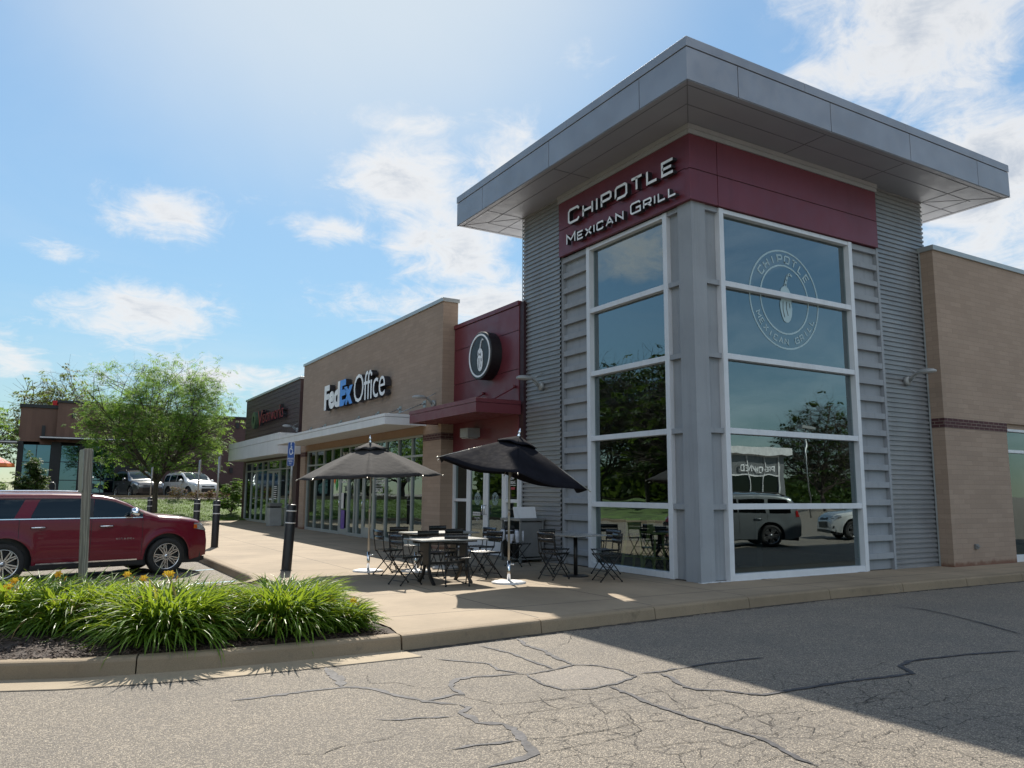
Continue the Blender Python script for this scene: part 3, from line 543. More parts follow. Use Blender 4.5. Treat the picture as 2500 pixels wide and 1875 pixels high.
# red sign band
mb = MB(); mb.box(9.44, 9.52, 9.87, 13.89, 6.795, 7.385); mb.box(9.44, 9.52, 9.87, 13.89, 7.40, 8.01)
mb.mi = 0; mb.box(9.44, 10.11, 9.76, 9.87, 6.795, 7.36); mb.box(9.44, 10.11, 9.76, 9.87, 7.375, 8.01); mb.box(10.125, 14.77, 9.76, 9.87, 6.795, 7.36); mb.box(10.125, 14.77, 9.76, 9.87, 7.375, 8.01)
mb.build('red_band', 'maroon', B, bevel=.003)
mb = MB(); mb.box(9.455, 9.52, 9.875, 13.88, 7.36, 7.42); mb.box(9.46, 14.76, 9.775, 9.86, 7.33, 7.40); mb.box(10.10, 10.135, 9.775, 9.86, 6.8, 8.0); mb.build('band_joint', 'maroon_dark', B)
mb = MB(); mb.box(9.42, 9.5, 9.74, 13.9, 8.015, 8.10); mb.box(9.40, 9.5, 9.72, 13.9, 8.10, 8.185); mb.box(9.5, 14.8, 9.74, 9.86, 8.015, 8.10); mb.box(9.5, 14.8, 9.72, 9.86, 8.10, 8.185); mb.build('cornice', 'stucco_edge', B)
# corner column
mb = MB(); mb.box(9.52, 9.85, 9.83, 10.19, .15, 6.80); mb.build('corner_column', 'stucco_grey', B, bevel=.004)
ZT = [.15, 1.36, 2.68, 4.01, 5.34, 6.70]     # transom undersides
# recessed render panels and their rungs
for q in ((9.615, 9.63, 10.19, 10.5), (9.85, 10.18, 9.915, 9.93), (9.615, 9.63, 12.98, 13.9), (13.93, 14.84, 9.915, 9.93)): MB().box(*q, .15, 6.79).build('render_panel', 'stucco_grey', B)
for z in ZT[1:]:
    MB().box(9.538, 9.615, 10.19, 10.5, z - .0, z + .09).build('wall_rung', 'stucco_grey', B); MB().box(9.85, 10.18, 9.838, 9.915, z, z + .09).build('wall_rung', 'stucco_grey', B)
mb = MB(); mb2 = MB()
n = 19
for i in range(1, n + 1):
    z = .15 + (6.79 - .15) * i / n - .13
    mb.box(9.533, 9.615, 12.99, 13.86, z, z + .115)
    for (a, b) in (): mb.add([(9.56, a, z), (9.56, b, z), (9.615, b, z), (9.615, a, z), (9.545, a, z + .13), (9.545, b, z + .13), (9.615, b, z + .13), (9.615, a, z + .13)], [(0, 1, 2, 3), (4, 5, 6, 7), (0, 1, 5, 4), (0, 3, 7, 4), (1, 2, 6, 5), (2, 3, 7, 6)])
    mb2.box(13.94, 14.78, 9.833, 9.915, z, z + .115)
mb.box(9.525, 9.615, 13.86, 13.93, .15, 6.80); mb2.box(14.78, 14.85, 9.825, 9.915, .15, 6.80)
mb.build('rung_panel', 'stucco_grey', B, bevel=.003); mb2.build('rung_panel', 'stucco_grey', B, bevel=.003)
mb = MB(); mb.box(9.515, 10.19, 9.8, 9.9, .150, .158); mb.box(10.2, 13.9, 9.805, 9.83, .15, .156); rnd = random.Random(5)
for k in range(26): x = rnd.uniform(9.6, 13.8); mb.box(x, x + rnd.uniform(.03, .14), 9.795, 9.83, .152, .153 + rnd.uniform(.004, .012))
mb.build('base_sealant', 'white_al', B)
def big_window(ax, a0, a1, zt=6.78):
    fr = MB(); f = .11
    def bx(p0, p1, q0, q1, d0, d1):
        if ax == 'x': fr.box(9.52 + d0, 9.52 + d1, p0, p1, q0, q1)
        else: fr.box(p0, p1, 9.80 + d0, 9.80 + d1, q0, q1)
    bx(a0, a0 + f, .155, zt, 0, .15); bx(a1 - f, a1, .155, zt, 0, .15)
    for i, z in enumerate(ZT): bx(a0 + f, a1 - f, z + (.005 if i == 0 else 0), min(z + .10, zt) if i else .26, .012, .15)
    w = fr.build('window', 'white_al', B, bevel=.004)
    for i in range(5):
        z0 = .262 if i == 0 else ZT[i] + .10; z1 = ZT[i + 1]; g = MB(); lip = MB()
        if ax == 'x': g.quad((9.64, a0 + f, z0), (9.64, a1 - f, z0), (9.64, a1 - f, z1), (9.64, a0 + f, z1))
        else: g.quad((a0 + f, 9.92, z0), (a1 - f, 9.92, z0), (a1 - f, 9.92, z1), (a0 + f, 9.92, z1))
        g.build('pane', 'glass', w, fixn=False)
    return w
wL = big_window('x', 10.49, 12.99); wR = big_window('y', 10.17, 13.94)
# roof
R0, R1, Q0, Q1, RZ0, RZ1 = 8.36, 17.98, 8.645, 16.80, 8.19, 8.935
mb = MB(); mb.box(R0 + .03, R1 - .03, Q0 + .03, Q1 - .03, RZ0 + .004, RZ1 - .02)
mb.build('roof_core', 'joint', B)
mb = MB(); fz0, fz1 = RZ0 + .012, 8.758
def segs(a, b, cuts, g=.008):
    c = [a] + cuts + [b]; return [(c[i] + (g if i else 0), c[i + 1] - (g if i < len(c) - 2 else 0)) for i in range(len(c) - 1)]
for a, b in segs(Q0, Q1, [9.82, 12.66, 15.49]): mb.box(R0, R0 + .03, a, b, fz0, fz1); mb.box(R1 - .03, R1, a, b, fz0, fz1)
for a, b in segs(R0 + .001, R1 - .001, [9.516, 11.9, 14.32, 16.73]): mb.box(a, b, Q0 - .001, Q0 + .03, fz0, fz1); mb.box(a, b, Q1 - .03, Q1 + .001, fz0, fz1)
mb.build('fascia', 'panel_grey', B, bevel=.002)
mb = MB()
for a, b in segs(Q0 - .012, Q1 + .012, [12.0], .003): mb.box(R0 - .012, R0 + .1, a, b, 8.772, RZ1); mb.box(R1 - .1, R1 + .012, a, b, 8.772, RZ1)
for a, b in segs(R0 + .1, R1 - .1, [11.2, 14.2, 16.95], .003): mb.box(a, b, Q0 - .012, Q0 + .1, 8.772, RZ1); mb.box(a, b, Q1 - .1, Q1 + .012, 8.772, RZ1)
mb.box(R0 + .1, R1 - .1, Q0 + .1, Q1 - .1, RZ1 - .05, RZ1 - .01)
mb.build('roof_cap', 'panel_grey', B, bevel=.003)
mb = MB(); mb.box(R0 + .015, R1 - .015, Q0 + .015, Q1 - .015, RZ0, RZ0 + .011); mb.build('soffit', 'soffit', B)
mb = MB(); zs = RZ0 - .003
def sline(a, b, w=.014): mb.bar((*a, zs), (*b, zs), w, .006)
for X0, X1, Y0, Y1 in ((R0 + .12, R1 - .12, Q0 + .12, Q1 - .12),):
    sline((X0, Y0), (X1, Y0)); sline((X0, Y1), (X1, Y1)); sline((X0, Y0), (X0, Y1)); sline((X1, Y0), (X1, Y1))
sline((R0 + .55, Q0 + .6), (R1 - .5, Q0 + .6)); sline((R0 + .55, Q0 + .6), (R0 + .55, Q1 - .6)); sline((R1 - .6, Q0 + .6), (R1 - .6, Q1 - .6)); sline((R0 + .55, Q1 - .6), (R1 - .6, Q1 - .6))
for c_, w_ in (((R0, Q0), (9.47, 9.8)), ((R1, Q0), (16.6, 9.86)), ((R0, Q1), (9.47, 15.46)), ((R1, Q1), (16.6, 15.46))): sline(c_, w_)
for x in (11.9, 14.3): sline((x, Q0 + .12), (x, 9.74))
for y in (12.66,): sline((R0 + .12, y), (9.4, y))
sline((16.6, Q0 + .12), (16.6, 9.86)); sline((R1 - .12, 9.86), (16.6, 9.86)); sline((9.47, Q1 - .12), (9.47, 15.46)); sline((R0 + .12, 15.46), (9.47, 15.46))
mb.build('soffit_joint', 'soffit_line', B)
# wall lettering is a thing of its own
SG = thing('wall_sign', 'large silver capital letters on the red band above the left corner window', 'sign', (9.42, 11.8, 7.0))
def word(text, y_left, y_right, z0, h, big, w, par, face=9.44, dep=.10, name='letter'):
    """small caps; letters run towards the corner (falling y)"""
    hs = [h * big if c[1] else h for c in text]; adv = [(G[c[0]][1] * hh * .78) for c, hh in zip(text, hs)]
    gap = h * .36; tot = sum(adv) + gap * (len(text) - 1); k = (y_left - y_right) / tot; y = y_left
    for (ch, _), hh, a in zip(text, hs, adv):
        if ch != ' ':
            mb = MB()
            for st in G[ch][0]:
                stroke(mb, [(u * a * k, v * (hh - w)) for u, v in st], w, lambda u, v, d, y=y, zz=z0: (face - d, y - u, zz + v + w / 2), .03, .03 + dep)
            mb.build(name, ['white_letter', 'letter_side'], par, fixn=False)
        y -= (a + gap) * k
def tw(s): return [(c.upper(), c.isupper()) for c in s]
word(tw('Chipotle'), 13.32, 10.05, 7.352, .288, 1.18, .052, SG)
word(tw('Mexican'), 13.39, 11.48, 6.915, .185, 1.25, .036, SG); word(tw('Grill'), 11.24, 10.0, 6.915, .185, 1.25, .036, SG)
# --- pepper emblem and ring text
PEP = [(.03, .0), (.10, .01), (.16, .06), (.2, .16), (.22, .3), (.2, .4), (.21, .5), (.19, .6), (.13, .69), (.05, .74), (-.02, .72), (-.09, .66), (-.11, .56), (-.08, .48), (-.13, .38), (-.12, .26), (-.08, .12), (-.03, .03)]
STEM = [(.04, .66), (.05, .76), (.08, .86), (.12, .95), (.18, .995), (.24, .96)]
def pepper(f, hgt, par, m, dark, d0=.0, dep=.004, sx=1., name='pepper_emblem'):
    mb = MB(); mb.prism([(u * hgt * sx, v * hgt) for u, v in PEP], f, d0, d0 + dep); e = mb.build(name, m, par)
    mb = MB(); sts = [Vector((u * hgt * sx, v * hgt)) for u, v in STEM]
    for w0, (a, b) in zip((.075, .055, .045, .04, .035), zip(sts[:-1], sts[1:])):
        n_ = Vector((-(b - a).y, (b - a).x)).normalized() * w0 * hgt / 2; e_ = (b - a) * .12
        mb.prism([tuple(a - n_ - e_), tuple(b - n_ + e_), tuple(b + n_ + e_), tuple(a + n_ - e_)], f, d0 + dep * .3, d0 + dep * 1.2)
    mb.build(name + '_stem', m, par)
    mb = MB()
    for cr in ([(-.06, .6), (-.02, .5), (.03, .56), (.08, .48), (.1, .58)], [(-.04, .42), (-.05, .25), (-.01, .1)], [(.06, .42), (.05, .28), (.09, .14)], [(.14, .4), (.15, .3)]):
        for a, b in zip(cr[:-1], cr[1:]):
            a, b = Vector(a) * hgt, Vector(b) * hgt; a.x *= sx; b.x *= sx; n_ = Vector((-(b - a).y, (b - a).x)).normalized() * .008 * hgt
            mb.prism([tuple(a - n_), tuple(b - n_), tuple(b + n_), tuple(a + n_)], f, d0 + dep, d0 + dep * 1.5 + .001)
    mb.build(name + '_crease', dark, par)
def ring(mb, f, r0, r1, d0, d1, n=56):
    for i in range(n):
        a, b = 2 * math.pi * i / n, 2 * math.pi * (i + 1) / n
        mb.prism([(r0 * math.cos(a), r0 * math.sin(a)), (r1 * math.cos(a), r1 * math.sin(a)), (r1 * math.cos(b), r1 * math.sin(b)), (r0 * math.cos(b), r0 * math.sin(b))], f, d0, d1)
def ring_text(mb, f, text, r, h, a_mid, span, w, up=1, d0=0., d1=.003):
    n = len(text)
    for i, ch in enumerate(text):
        if ch == ' ': continue
        t = (i + .5) / n - .5; a = a_mid - span * t * up
        for st in G[ch][0]:
            def ff(u, v, d, a=a):
                rr = r + v * up; q = a - (u / r) * up
                return f(rr * math.cos(q), rr * math.sin(q), d)
            a_w = G[ch][1] * h * .8
            stroke(mb, [(x * a_w - a_w / 2, y * (h - w) - h / 2) for x, y in st], w, ff, d0, d1)
M['decal'] = mat('frosted_vinyl', (.36, .48, .51), .5, 0, .05, 4)
LC = (11.975, 5.33)
fW = lambda u, v, d: (LC[0] + u, 9.917 - d, LC[1] + v)
for r_ in (.945, .655): mb = MB(); ring(mb, fW, r_, r_ + .03, 0, .003); mb.build('window_decal', 'decal', wR)
for q in (('CHIPOTLE', .82, .165, R(90), R(118), .028), ('MEXICAN GRILL', .815, .125, R(-90), R(138), .02, -1)): mb = MB(); ring_text(mb, fW, *q); mb.build('decal_lettering', ['decal', 'decal'], wR, fixn=False)
pepper(lambda u, v, d: (LC[0] + u * 1. - .02, 9.914 - d, LC[1] - .45 + v), .98, wR, 'decal', 'interior', 0, .003)
# --- red entrance
XE = 9.38
mb = MB()
for z0, z1, in ((3.32, 4.50), (4.515, 5.43), (5.445, 6.03), (6.045, 6.15)): mb.box(XE if z1 < 6.1 else XE - .03, XE + .08, 15.48, 18.88, z0, z1)
mb.box(XE, XE + .08, 15.48, 18.88, 2.62, 3.32)
mb.build('red_wall', 'redpaint', B, bevel=.002)
mb = MB(); mb.box(XE + .02, XE + .3, 15.3, 18.88, 2.62, 6.1); mb.build('red_wall_joint', 'maroon_dark', B)
mb = MB(); CY0, CY1, CX = 15.38, 19.1, 8.2
mb.box(CX, CX + .03, CY0, CY1, 3.425, 3.645); mb.box(CX - .012, CX + .03, CY0 - .012, CY1 + .012, 3.652, 3.745); mb.box(CX + .03, XE, CY0, CY0 + .03, 3.425, 3.645); mb.box(CX + .03, XE, CY0 - .012, CY0 + .03, 3.652, 3.745); mb.box(CX + .03, XE - .36, CY1 - .03, CY1, 3.425, 3.745)
mb.box(CX + .03, 9.01, CY0 + .03, CY1 - .03, 3.66, 3.70); mb.box(9.01, XE, CY0 + .03, 18.86, 3.66, 3.70)
for k in range(8): x = CX + .08 + .135 * k; mb.box(x, x + .075, CY0 + .03, (CY1 - .03) if x + .075 < 9.0 else 18.86, 3.44, 3.60)
can = mb.build('entrance_canopy', 'redpaint', B, bevel=.002)
for y, in ((17.15,), (15.62,)): mb = MB(); mb.bar((XE, y, 4.1), (CX + .5, y - .02 + .0, 3.72), .03); mb.tube([(XE - .09, y, 4.1), (XE + .0, y, 4.1)], .035); mb.build('tie_rod', 'redpaint', can)
mb = MB(); mb.box(XE - .36, XE, 17.35, 17.77, 3.01, 3.24); mb.box(XE - .33, XE - .03, 17.38, 17.74, 2.98, 3.01); mb.build('wall_box', 'lampgrey', B, bevel=.01)
# doors of the entrance
XD = XE + .06
mb = MB(); zt = 2.60
for a, b in ((15.48, 15.54), (16.05, 16.13), (17.97, 18.06), (18.78, 18.87)): mb.box(XD - .06, XD + .06, a, b, .15, zt)
for a, b in ((15.54, 16.05), (16.13, 17.97), (18.06, 18.78)): mb.box(XD - .06, XD + .06, a, b, 2.53, zt)
for a, b in ((15.54, 16.05), (18.06, 18.78)): mb.box(XD - .055, XD + .05, a, b, 1.40, 1.475); mb.box(XD - .055, XD + .05, a, b, .15, .25)
ef = mb.build('entrance_frame', 'white_al', B, bevel=.003)
for a, b in ((15.54, 16.05), (18.06, 18.78)):
    MB().quad((XD, a, .25), (XD, b, .25), (XD, b, 1.4), (XD, a, 1.4)).build('pane', 'glass_store', ef, fixn=False); MB().quad((XD, a, 1.475), (XD, b, 1.475), (XD, b, 2.53), (XD, a, 2.53)).build('pane', 'glass_store', ef, fixn=False)
def door(x, a, b, z0, z1, par, hy, lo=.30, st=.11, m='white_al', gl='glass_store'):
    mb = MB(); mb.box(x - .03, x + .03, a, a + st, z0, z1); mb.box(x - .03, x + .03, b - st, b, z0, z1); mb.box(x - .03, x + .03, a + st, b - st, z1 - .1, z1); mb.box(x - .03, x + .03, a + st, b - st, z0, z0 + lo)
    d = mb.build('door', m, par, bevel=.003); MB().quad((x, a + st, z0 + lo), (x, b - st, z0 + lo), (x, b - st, z1 - .1), (x, a + st, z1 - .1)).build('pane', gl, d, fixn=False)
    mb = MB(); zc = z0 + 1.05; mb.tube([(x - .03, hy, zc - .11), (x - .09, hy, zc - .11), (x - .09, hy, zc + .11), (x - .03, hy, zc + .11)], .012); mb.build('handle', 'chrome', d); return d
d1 = door(XD - .03, 16.135, 17.045, .16, 2.52, B, 16.99); d2 = door(XD - .03, 17.055, 17.965, .16, 2.52, B, 17.11)
for d, yc in ((d1, 16.6), (d2, 17.5)):
    fd = lambda u, v, q, yc=yc: (XD - .034 - q, yc - u, 1.48 + v); mb = MB(); ring(mb, fd, .145, .153, 0, .002, 32); ring(mb, fd, .098, .106, 0, .002, 28); ring(mb, fd, .075, .083, 0, .002, 24); ring_text(mb, fd, 'CHIPOTLE', .125, .028, R(90), R(118), .006); ring_text(mb, fd, 'MEXICAN GRILL', .125, .022, R(-90), R(138), .005, -1)
    mb.m = [0] * len(mb.m); mb.build('door_decal', 'decal', d, fixn=False); pepper(lambda u, v, q, yc=yc: (XD - .034 - q, yc - u, 1.42 + v), .12, d, 'decal', 'interior', 0, .002)
MB().box(XD - .066, XD - .062, 17.29, 17.68, 1.06, 1.15).build('notice', 'card', d2)
fN = lambda u, v, d: (XD - .068 - d, 17.66 - u, 1.08 + v); tmesh('NOW OPEN LATER', .34, .045, fN, 'notice_lettering', 'black', d2, .001)
tmesh('10:45am-10:00pm', .3, .035, lambda u, v, d: (XD - .04 - d, 17.64 - u, .98 + v), 'notice_lettering', 'white_letter', d2, .001); tmesh('DAILY', .1, .03, lambda u, v, d: (XD - .04 - d, 17.54 - u, .93 + v), 'notice_lettering', 'white_letter', d2, .001)
tmesh('NOW', .2, .075, lambda u, v, d: (XD - .006 - d, 15.96 - u, 1.93 + v), 'window_lettering', 'white_letter', ef, .001); tmesh('HIRING', .26, .075, lambda u, v, d: (XD - .006 - d, 15.96 - u, 1.83 + v), 'window_lettering', 'white_letter', ef, .001)
MB().box(XD - .008, XD - .006, 15.68, 15.96, 1.795, 1.805).build('window_line', 'white_letter', ef); MB().box(XD - .008, XD - .006, 15.72, 15.9, 1.70, 1.76).build('window_graphic', 'redletter', ef)
# brick wing on the right
mb = MB(); mb.box(16.36, 18.80, 9.54, 9.86, .15, 3.055); mb.box(16.36, 34, 9.54, 9.86, 3.262, 6.955); mb.box(18.84, 34, 9.60, 9.86, 3.15, 3.262); mb.box(24, 34, 9.54, 9.86, .15, 3.055); mb.box(16.36, 16.7, 9.86, 15.0, .15, 6.955) if False else None
mb.build('brick_wall', 'brick', B)
mb = MB(); mb.box(16.352, 18.82, 9.532, 9.86, 3.055, 3.262); mb.build('brick_band', 'brickband', B)
mb = MB(); mb.box(16.33, 34, 9.50, 9.95, 6.955, 7.065); mb.build('coping', 'silver_al', B, bevel=.004)
mb = MB(); mb.box(18.80, 18.88, 9.60, 9.72, .15, 3.15)
for x in (20.3, 21.8, 23.3): mb.box(x, x + .07, 9.60, 9.72, .15, 3.15)
mb.box(18.88, 23.9, 9.60, 9.72, .15, .30); mb.box(18.88, 23.9, 9.61, 9.72, 2.60, 2.67); mb.box(18.88, 23.9, 9.60, 9.72, 3.09, 3.15)
w = mb.build('window', 'white_al', B, bevel=.003)
for a, b in ((18.88, 20.3), (20.37, 21.8), (21.87, 23.3)): MB().quad((a, 9.68, .3), (b, 9.68, .3), (b, 9.68, 2.6), (a, 9.68, 2.6)).build('pane', 'glass_store', w, fixn=False); MB().quad((a, 9.68, 2.67), (b, 9.68, 2.67), (b, 9.68, 3.09), (a, 9.68, 3.09)).build('pane', 'glass_store', w, fixn=False)
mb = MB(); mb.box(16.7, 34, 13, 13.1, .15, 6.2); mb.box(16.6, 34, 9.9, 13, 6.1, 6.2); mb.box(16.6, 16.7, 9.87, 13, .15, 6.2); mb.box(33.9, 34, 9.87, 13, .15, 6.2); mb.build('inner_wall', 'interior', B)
mb = MB(); mb.box(17.13, 17.24, 9.49, 9.54, .50, .60); mb.tube([(17.17, 9.49, .55), (17.17, 9.46, .55)], .018); mb.tube([(17.205, 9.49, .55), (17.205, 9.46, .55)], .018); mb.build('wall_socket', 'grey_metal', B, bevel=.004)
# round blade sign
RS = thing('round_sign', 'round black sign with a white ring and pepper above the red entrance canopy', 'sign', (9.38, 16.87, 5.0))
mb = MB(); mb.lathe([(0, 0), (.585, 0), (.60, .012), (.60, .30), (.55, .30), (0, .30)], (9.08, 16.87, 5.0), 56, 'x', smooth=False); mb.build('sign_case', 'black', RS)
fR = lambda u, v, d: (9.078 - d, 16.87 - u, 5.0 + v)
mb = MB(); ring(mb, fR, .50, .545, 0, .012); mb.build('sign_ring', 'white_letter', RS); pepper(lambda u, v, d: (9.078 - d, 16.87 - u * 1.0, 4.60 + v), .80, RS, 'white_letter', 'black', 0, .01)
# wall lamps
def wall_lamp(label, base, out, brace):
    o = Vector(out); t = thing('wall_lamp', label, 'lamp', base, group='wall lamps'); b = Vector(base); s_ = Vector((-o.y, o.x, 0)); k = .62
    mb = MB(); T = Matrix.Translation(b) @ o.to_track_quat('Z', 'Y').to_matrix().to_4x4(); mb.lathe([(0, .0), (.10, 0), (.10, .06), (.085, .08), (0, .085)], (0, 0, 0), 20, T=T); mb.build('mount', 'lampgrey', t)
    mb = MB(); mb.tube([b + o * .07, b + o * .13 + Vector((0, 0, .08)), b + o * .22 + Vector((0, 0, .14)), b + o * .34 + Vector((0, 0, .15))], .028); mb.tube([b + o * .07 + Vector((0, 0, -.03)), b + o * .17 + Vector((0, 0, .04)), b + o * .25 + Vector((0, 0, .11))], .014); mb.build('arm', 'lampgrey', t)
    mb = MB(); mb.tube([b + Vector((0, 0, .30)) + s_ * .05, b + o * .25 + Vector((0, 0, .15))], .009); mb.build('brace', 'lampgrey', t)
    T = Matrix.Translation(b + o * .46 + Vector((0, 0, .155))) @ Matrix.Rotation(math.atan2(o.y, o.x), 4, 'Z') @ Matrix.Diagonal((1.75, 1., 1., 1.)); mb = MB(); mb.lathe([(0, .06), (.05, .055), (.09, .04), (.118, .01), (.122, -.015), (.115, -.03)], (0, 0, 0), 24, T=T); mb.build('lamp_head', 'lampgrey', t)
    mb = MB(); mb.lathe([(.115, -.029), (.08, -.04), (0, -.045)], (0, 0, 0), 24, T=T); mb.build('lens', 'lens', t)
wall_lamp('grey oval wall lamp on the corrugated left side of the tower', (9.47, 14.62, 4.0), (-1, 0, 0), 0)
wall_lamp('grey oval wall lamp on the corrugated right side of the tower', (15.6, 9.86, 4.02), (0, -1, 0), 0)
wall_lamp('grey oval wall lamp on tan brick above the red canopy', (9.02, 19.3, 4.02), (-1, 0, 0), 0)
wall_lamp('grey oval wall lamp beside the downspout of the dark sided shop', (9.12, 33.1, 4.22), (-1, 0, 0), 0)

# ---------------------------------------------------------------- tan brick shop
F = thing('shop_building', 'tan brick shop with white flat canopy and wide storefront in the middle of the row', 'building', (9.1, 25, .15))
mb = MB(); mb.box(9.02, 9.47, 18.87, 32.18, 3.245, 6.80); mb.box(9.02, 9.47, 18.87, 20.03, .15, 3.03); mb.box(9.02, 9.47, 31.5, 32.18, .15, 3.03); mb.box(9.02, 9.47, 18.87, 20.03, 3.215, 3.245); mb.box(9.02, 9.47, 31.5, 32.18, 3.215, 3.245)
mb.build('brick_wall', 'brick', F)
MB().box(9.014, 9.47, 18.862, 20.034, 3.03, 3.215).build('brick_band', 'brickband', F); MB().box(9.014, 9.47, 31.496, 32.19, 3.03, 3.215).build('brick_band', 'brickband', F)
mb = MB(); mb.box(8.98, 9.5, 18.83, 32.22, 6.80, 6.905); mb.build('coping', 'silver_al', F, bevel=.004)
M['tan_panel'] = mat('tan_panel', (.26, .17, .11), .7, 0, .06, 1.5)
MB().box(9.008, 9.02, 20.04, 31.49, 3.25, 3.47).build('tan_fascia', 'tan_panel', F)
def storefront(par, x, ys, zt, ztr, doors=(), sills=(), w=.06, m='silver_al', lo=.1):
    mb = MB(); y0, y1 = ys[0], ys[-1]
    for y in ys: mb.box(x - .05, x + .07, y - w / 2, y + w / 2, .15, zt)
    for a, b in zip(ys[:-1], ys[1:]):
        a, b = a + w / 2, b - w / 2; mb.box(x - .045, x + .06, a, b, zt - .06, zt); mb.box(x - .045, x + .06, a, b, ztr - .03, ztr + .03)
        if (a + b) / 2 not in doors and not any(p < (a + b) / 2 < q for p, q in doors): mb.box(x - .045, x + .06, a, b, .15, .15 + lo)
        for p, q, z in sills:
            if p < (a + b) / 2 < q: mb.box(x - .02, x + .05, a, b, .15 + lo, z); mb.box(x - .06, x + .06, a, b, z, z + .04)
    fr = mb.build('storefront', m, par, bevel=.003)
    for a, b in zip(ys[:-1], ys[1:]):
        a, b = a + w / 2, b - w / 2; g = MB(); zb = .15 + lo
        for p, q, z in sills:
            if p < (a + b) / 2 < q: zb = z + .04
        g.quad((x, a, ztr + .03), (x, b, ztr + .03), (x, b, zt - .06), (x, a, zt - .06))
        if not any(p < (a + b) / 2 < q for p, q in doors): g.quad((x, a, zb), (x, b, zb), (x, b, ztr - .03), (x, a, ztr - .03))
        g.build('pane', 'glass_store', fr, fixn=False)
    return fr
sf = storefront(F, 9.15, [20.06, 20.98, 21.99, 23.0, 23.96, 24.98, 25.55, 25.8, 26.42, 27.36, 28.33, 29.33, 30.38, 31.47], 3.245, 2.66, doors=((26.42, 27.36), (23.96, 24.98)))
door(9.14, 26.46, 27.32, .16, 2.62, F, 27.2, .22, .09, 'silver_al'); door(9.14, 24.0, 24.94, .16, 2.62, F, 24.85, .32, .10, 'silver_al')
mb = MB(); X0, Y0c, Y1c = 7.8, 19.83, 31.42
mb.box(X0, X0 + .03, Y0c, Y1c, 3.45, 3.655); mb.box(X0 - .012, X0 + .03, Y0c - .012, Y1c + .012, 3.665, 3.745); mb.box(X0 + .03, 9.02, Y0c, Y0c + .03, 3.45, 3.655); mb.box(X0 + .03, 9.02, Y0c - .012, Y0c + .03, 3.665, 3.745); mb.box(X0 + .03, 9.02, Y1c - .03, Y1c, 3.45, 3.745); mb.box(X0 + .03, 9.02, Y0c + .03, Y1c - .03, 3.66, 3.70)
for k in range(9): mb.box(X0 + .05 + .13 * k, X0 + .16 + .13 * k, Y0c + .03, Y1c - .03, 3.475, 3.50)
fc = mb.build('shop_canopy', 'white_al', F, bevel=.002)
for y in (19.95, 21.7, 23.5, 25.3, 27.15, 28.98, 30.8): mb = MB(); mb.box(9.0, 9.02, y - .09, y + .09, 3.98, 4.17); mb.tube([(8.92, y, 4.08), (9.01, y, 4.08)], .03); mb.tube([(8.94, y, 4.08), (X0 + .35, y - .02, 3.74)], .013); mb.build('tie_rod', 'galv', fc)
FS = thing('wall_sign', 'white and blue channel letters on the tan brick shop wall', 'sign', (9.0, 25.5, 5.0))
def fX(x, y0, z0): return lambda u, v, d: (x - d, y0 - u, z0 + v)
for t, y0, y1, h, m, bo, z in (('Fed', 28.50, 26.72, .92, 'white_letter', .045, 4.61), ('Ex', 26.70, 25.36, .92, 'bluewhite', .045, 4.61), ('Office', 25.25, 22.42, .95, 'white_letter', -.004, 4.58)):
    tmesh(t, y0 - y1, h, fX(9.0, y0, z), 'lettering', [m, 'letter_side'], FS, .20, bo, .02, sp=.94 if t != 'Office' else .92)
tmesh('3614', .55, .17, fX(9.14, 27.2, 2.86), 'house_number', 'white_letter', sf, .002)
for i, t in enumerate(('SIGNS & BANNERS', 'OFFICE SUPPLIES', 'DIRECT MAIL')):
    z = 2.13 - .25 * i; tmesh(t, .82 if i < 2 else .62, .13, fX(9.14, 23.88, z), 'window_lettering', 'white_letter', sf, .002); MB().box(9.138, 9.142, 23.05, 23.9, z - .07, z - .055).build('window_line', 'white_letter', sf)
MB().box(9.10, 9.104, 26.72, 27.1, .35, 1.0).build('door_poster', 'purple', F); MB().box(9.10, 9.104, 26.85, 27.1, 1.05, 1.6).build('door_poster', 'card', F); tmesh('FedEx Office', .55, .09, fX(9.12, 27.2, 1.95), 'window_lettering', 'white_letter', F, .002)
mb = MB(); mb.prism([(0, .1), (.1, 0), (.2, .2), (.18, .6), (.1, .8), (.02, .5)], fX(9.14, 28.1, 1.9), 0, .003); mb.build('window_graphic', 'orange', sf); mb = MB(); mb.prism([(.2, -.1), (.34, -.3), (.45, -.05), (.35, .2)], fX(9.14, 28.1, 1.95), 0, .003); mb.build('window_graphic', 'greeng', sf)
mb = MB(); mb.prism([(.22, .25), (.5, .2), (.52, .75), (.24, .75)], fX(9.14, 28.1, 1.9), 0, .003); mb.build('window_graphic', 'bluewhite', sf)
mb = MB()
for y in (21.5, 23.4, 28.6, 30.2): mb.box(10.6, 11.2, y, y + 1.0, .15, .95); mb.box(10.6, 10.65, y + .1, y + .9, 1.0, 1.5)
mb.box(10.3, 10.9, 20.6, 21.1, .15, 1.3); mb.build('counter', 'grey_metal', F)
